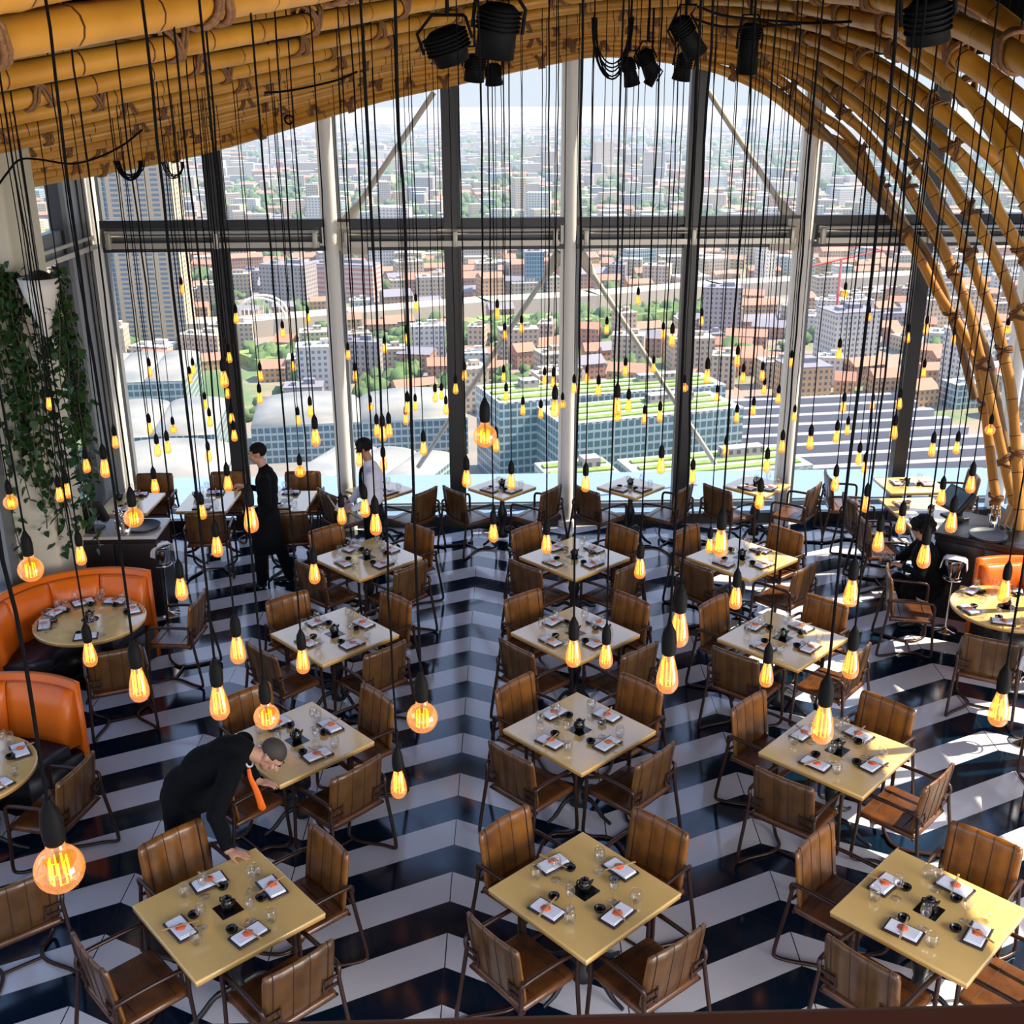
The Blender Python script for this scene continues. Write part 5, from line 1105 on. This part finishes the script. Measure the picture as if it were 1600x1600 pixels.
tag(MB().box(J(-.37, -.20, 1.02), (.26, .20, .004), rot=R_).box(J(-.36, -.19, 1.02), (.255, .20, .003), rot=Matrix.Rotation(.04, 3, 'X')@R_).obj('menu_sheet', PAPER), 'white sheets of paper held by the man in the white shirt', 'paper')
tag(MB().box(J(-.27, -.08, .965), (.20, .28, .004), rot=Matrix.Rotation(.1, 3, 'Y')).obj('menu_sheet', PAPER), 'flat white sheet under the hands of the man in the white shirt', 'paper')

# --- waiter bending over between two tables
p = person('waiter in black with an orange tie bending between tables, hand on the front left table'); X, Y = 0, 0
b = MB(); P, Rm = head(b, (-1.595, 7.02, 1.135), (.55, -.28, -.80), (.80, -.05, .62), 1.05)
limb(b, [(-1.67, 7.0, 1.15), (-1.76, 7.0, 1.20), (-1.84, 7.0, 1.22)], [.058, .060, .08]); limb(b, [(-1.84, 7.0, 1.15), (-2.03, 6.98, 1.04), (-2.22, 6.95, .93)], [.055, .08, .09])
SN_, SF_ = Vector((-1.83, 6.80, 1.17)), Vector((-1.83, 7.19, 1.15))
WN_, WF_ = Vector((-1.80, 6.375, .795)), Vector((-1.745, 7.195, .80))
EN_, EF_ = Vector((-1.90, 6.52, .985)), Vector((-1.86, 7.27, .94))
limb(b, [SN_, EN_, WN_], [.050, .042, .029]); limb(b, [SF_, EF_, WF_], [.050, .042, .029])
hand(b, WN_, (1, -.12, -.17), (.1, 0, 1), 1, .22); hand(b, WF_, (.95, -.02, -.16), (.1, 0, 1), -1, .35)
for s, kx in ((-1, -2.28), (1, -2.26)): limb(b, [(-2.24, 6.95+s*.09, .93), (kx, 6.93+s*.11, .50), (-2.32, 6.92+s*.12, .10)], [.09, .06, .042])
remesh(b, 'body', SKIN, p, .0085); eyes(p, P, Rm); hair_cap(p, P, Rm, HAIRG, 1.05, .004)
b = MB(); b.ball((-1.90, 6.99, 1.15), (.17, .21, .13), 0, 20, 14, Matrix.Rotation(-.25, 3, 'Y')); b.ball((-2.08, 6.97, 1.08), (.19, .19, .15), 0, 20, 14, Matrix.Rotation(-.6, 3, 'Y')); b.ball((-2.22, 6.95, .95), (.16, .18, .14), 0, 18, 12)
limb(b, [(-1.77, 7.0, 1.205), (-1.83, 7.0, 1.205), (-1.92, 7.0, 1.18)], [.078, .115, .13])
b.ball((-1.97, 6.98, 1.14), (.17, .20, .13), 0, 20, 14, Matrix.Rotation(-.35, 3, 'Y'))
limb(b, [(-1.88, 6.9, 1.17), SN_, EN_, WN_+Vector((-.012, .02, .03))], [.085, .088, .068, .046]); limb(b, [(-1.88, 7.1, 1.16), SF_, EF_, WF_+Vector((-.025, .02, .02))], [.08, .082, .062, .045])
b.ball((-2.12, 6.96, .88), (.15, .19, .14), 0, 16, 12)
remesh(b, 'jacket', BLACKCLOTH, p, .013)
b = MB(); b.ball((-2.26, 6.94, .88), (.145, .18, .13), 0, 16, 12)
for s, kx in ((-1, -2.28), (1, -2.26)): limb(b, [(-2.25, 6.94+s*.09, .90), (kx, 6.93+s*.11, .50), (-2.32, 6.92+s*.12, .08)], [.12, .09, .07])
remesh(b, 'trousers', BLACKCLOTH, p, .014)
b = MB(); T_ = catmull([(-1.735, 6.90, 1.11), (-1.725, 6.885, 1.04), (-1.69, 6.875, .94), (-1.665, 6.87, .83), (-1.655, 6.87, .77)], 4); b.tube(T_, [.014+.0012*i for i in range(len(T_)-2)]+[.026, .006], 8, sx=.25); b.obj('tie', ORANGETIE, p)
MB().tube(catmull([(-1.775, 6.93, 1.18), (-1.74, 6.91, 1.12), (-1.72, 6.97, 1.10), (-1.755, 7.04, 1.13)], 3), .008, 6).obj('shirt_collar', WHITECLOTH, p)
shoe(p, (-2.34, 6.80, 0), (1, -.1, 0)); shoe(p, (-2.34, 7.04, 0), (1, .1, 0))

# --- waitress crouching at the right
p = person('dark-clothed person with curly hair crouching by the right waiter station, seen from behind')
b = MB(); P, Rm = head(b, (4.86, 11.38, 1.13), (-.62, .78, -.15), (-.1, .1, 1), 1.0)
limb(b, [(4.88, 11.38, 1.05), (4.91, 11.37, .97), (4.93, 11.37, .92)], [.050, .05, .07]); limb(b, [(4.94, 11.37, .86), (4.97, 11.38, .68), (5.0, 11.38, .46)], [.07, .09, .10])
limb(b, [(4.90, 11.20, .88), (4.80, 11.10, .70), (4.62, 11.22, .76)], [.044, .038, .025]); limb(b, [(4.92, 11.54, .88), (4.78, 11.62, .70), (4.58, 11.50, .74)], [.044, .038, .025])
hand(b, (4.62, 11.22, .76), (-.9, .3, .3), (.3, -.4, .8), 1, .9, .92); hand(b, (4.58, 11.50, .74), (-1, -.1, .2), (.3, .4, .8), -1, .9, .92)
for s in (-1, 1): limb(b, [(5.0, 11.38+s*.10, .44), (4.72, 11.36+s*.15, .48), (4.86, 11.38+s*.14, .10)], [.10, .065, .042])
remesh(b, 'body', SKIN2, p, .0085); eyes(p, P, Rm)
b = MB(); hr = random.Random(2)
for i in range(90):
    a, t = hr.uniform(0, 2*pi), hr.uniform(-.5, 1.57); v = Vector((cos(a)*cos(t), sin(a)*cos(t), sin(t)))
    if v.y > .72 and v.z < .3: continue
    q = Rm@Vector((v.x*.118, v.y*.125-.02, v.z*.118+.038)); b.ball(P(0, 0, 0)+q, hr.uniform(.022, .036), 0, 7, 5)
b.ball(P(0, -.02, .045), (.095, .10, .095), 0, 16, 12, Rm); remesh(b, 'hair', HAIR, p, .011, 0)
b = MB(); b.ball((4.95, 11.38, .78), (.15, .20, .19), 0, 18, 14); b.ball((4.99, 11.38, .56), (.17, .19, .18), 0, 18, 14); limb(b, [(4.90, 11.37, .97), (4.93, 11.37, .90)], [.07, .11])
limb(b, [(4.93, 11.28, .88), (4.90, 11.19, .88), (4.80, 11.10, .70), (4.65, 11.20, .75)], [.07, .066, .052, .040]); limb(b, [(4.94, 11.48, .88), (4.92, 11.55, .88), (4.78, 11.62, .70), (4.61, 11.51, .735)], [.07, .066, .052, .040])
remesh(b, 'shirt', BLACKCLOTH, p, .013)
b = MB(); b.ball((5.02, 11.38, .42), (.18, .20, .15), 0, 16, 12)
for s in (-1, 1): limb(b, [(5.0, 11.38+s*.10, .42), (4.72, 11.36+s*.15, .47), (4.87, 11.38+s*.14, .09)], [.125, .088, .066])
remesh(b, 'trousers', BLACKCLOTH, p, .014); shoe(p, (4.90, 11.24, 0), (-1, -.05, 0)); shoe(p, (4.90, 11.52, 0), (-1, .05, 0))
for i, (x, y, z) in enumerate(((4.52, 11.24, .70), (4.50, 11.42, .68))):
    clone(WINE, (x, y, z), 0, '%s wine glass in the hands of the crouching person' % ('nearer', 'farther')[i], 'wine glasses')


# drop the unplaced originals that the copies were made from
for p_ in PROTOS:
    for part, subs in ALLKIDS.get(p_.name, []):
        for q_ in subs: bpy.data.objects.remove(q_)
        bpy.data.objects.remove(part)
    bpy.data.objects.remove(p_)
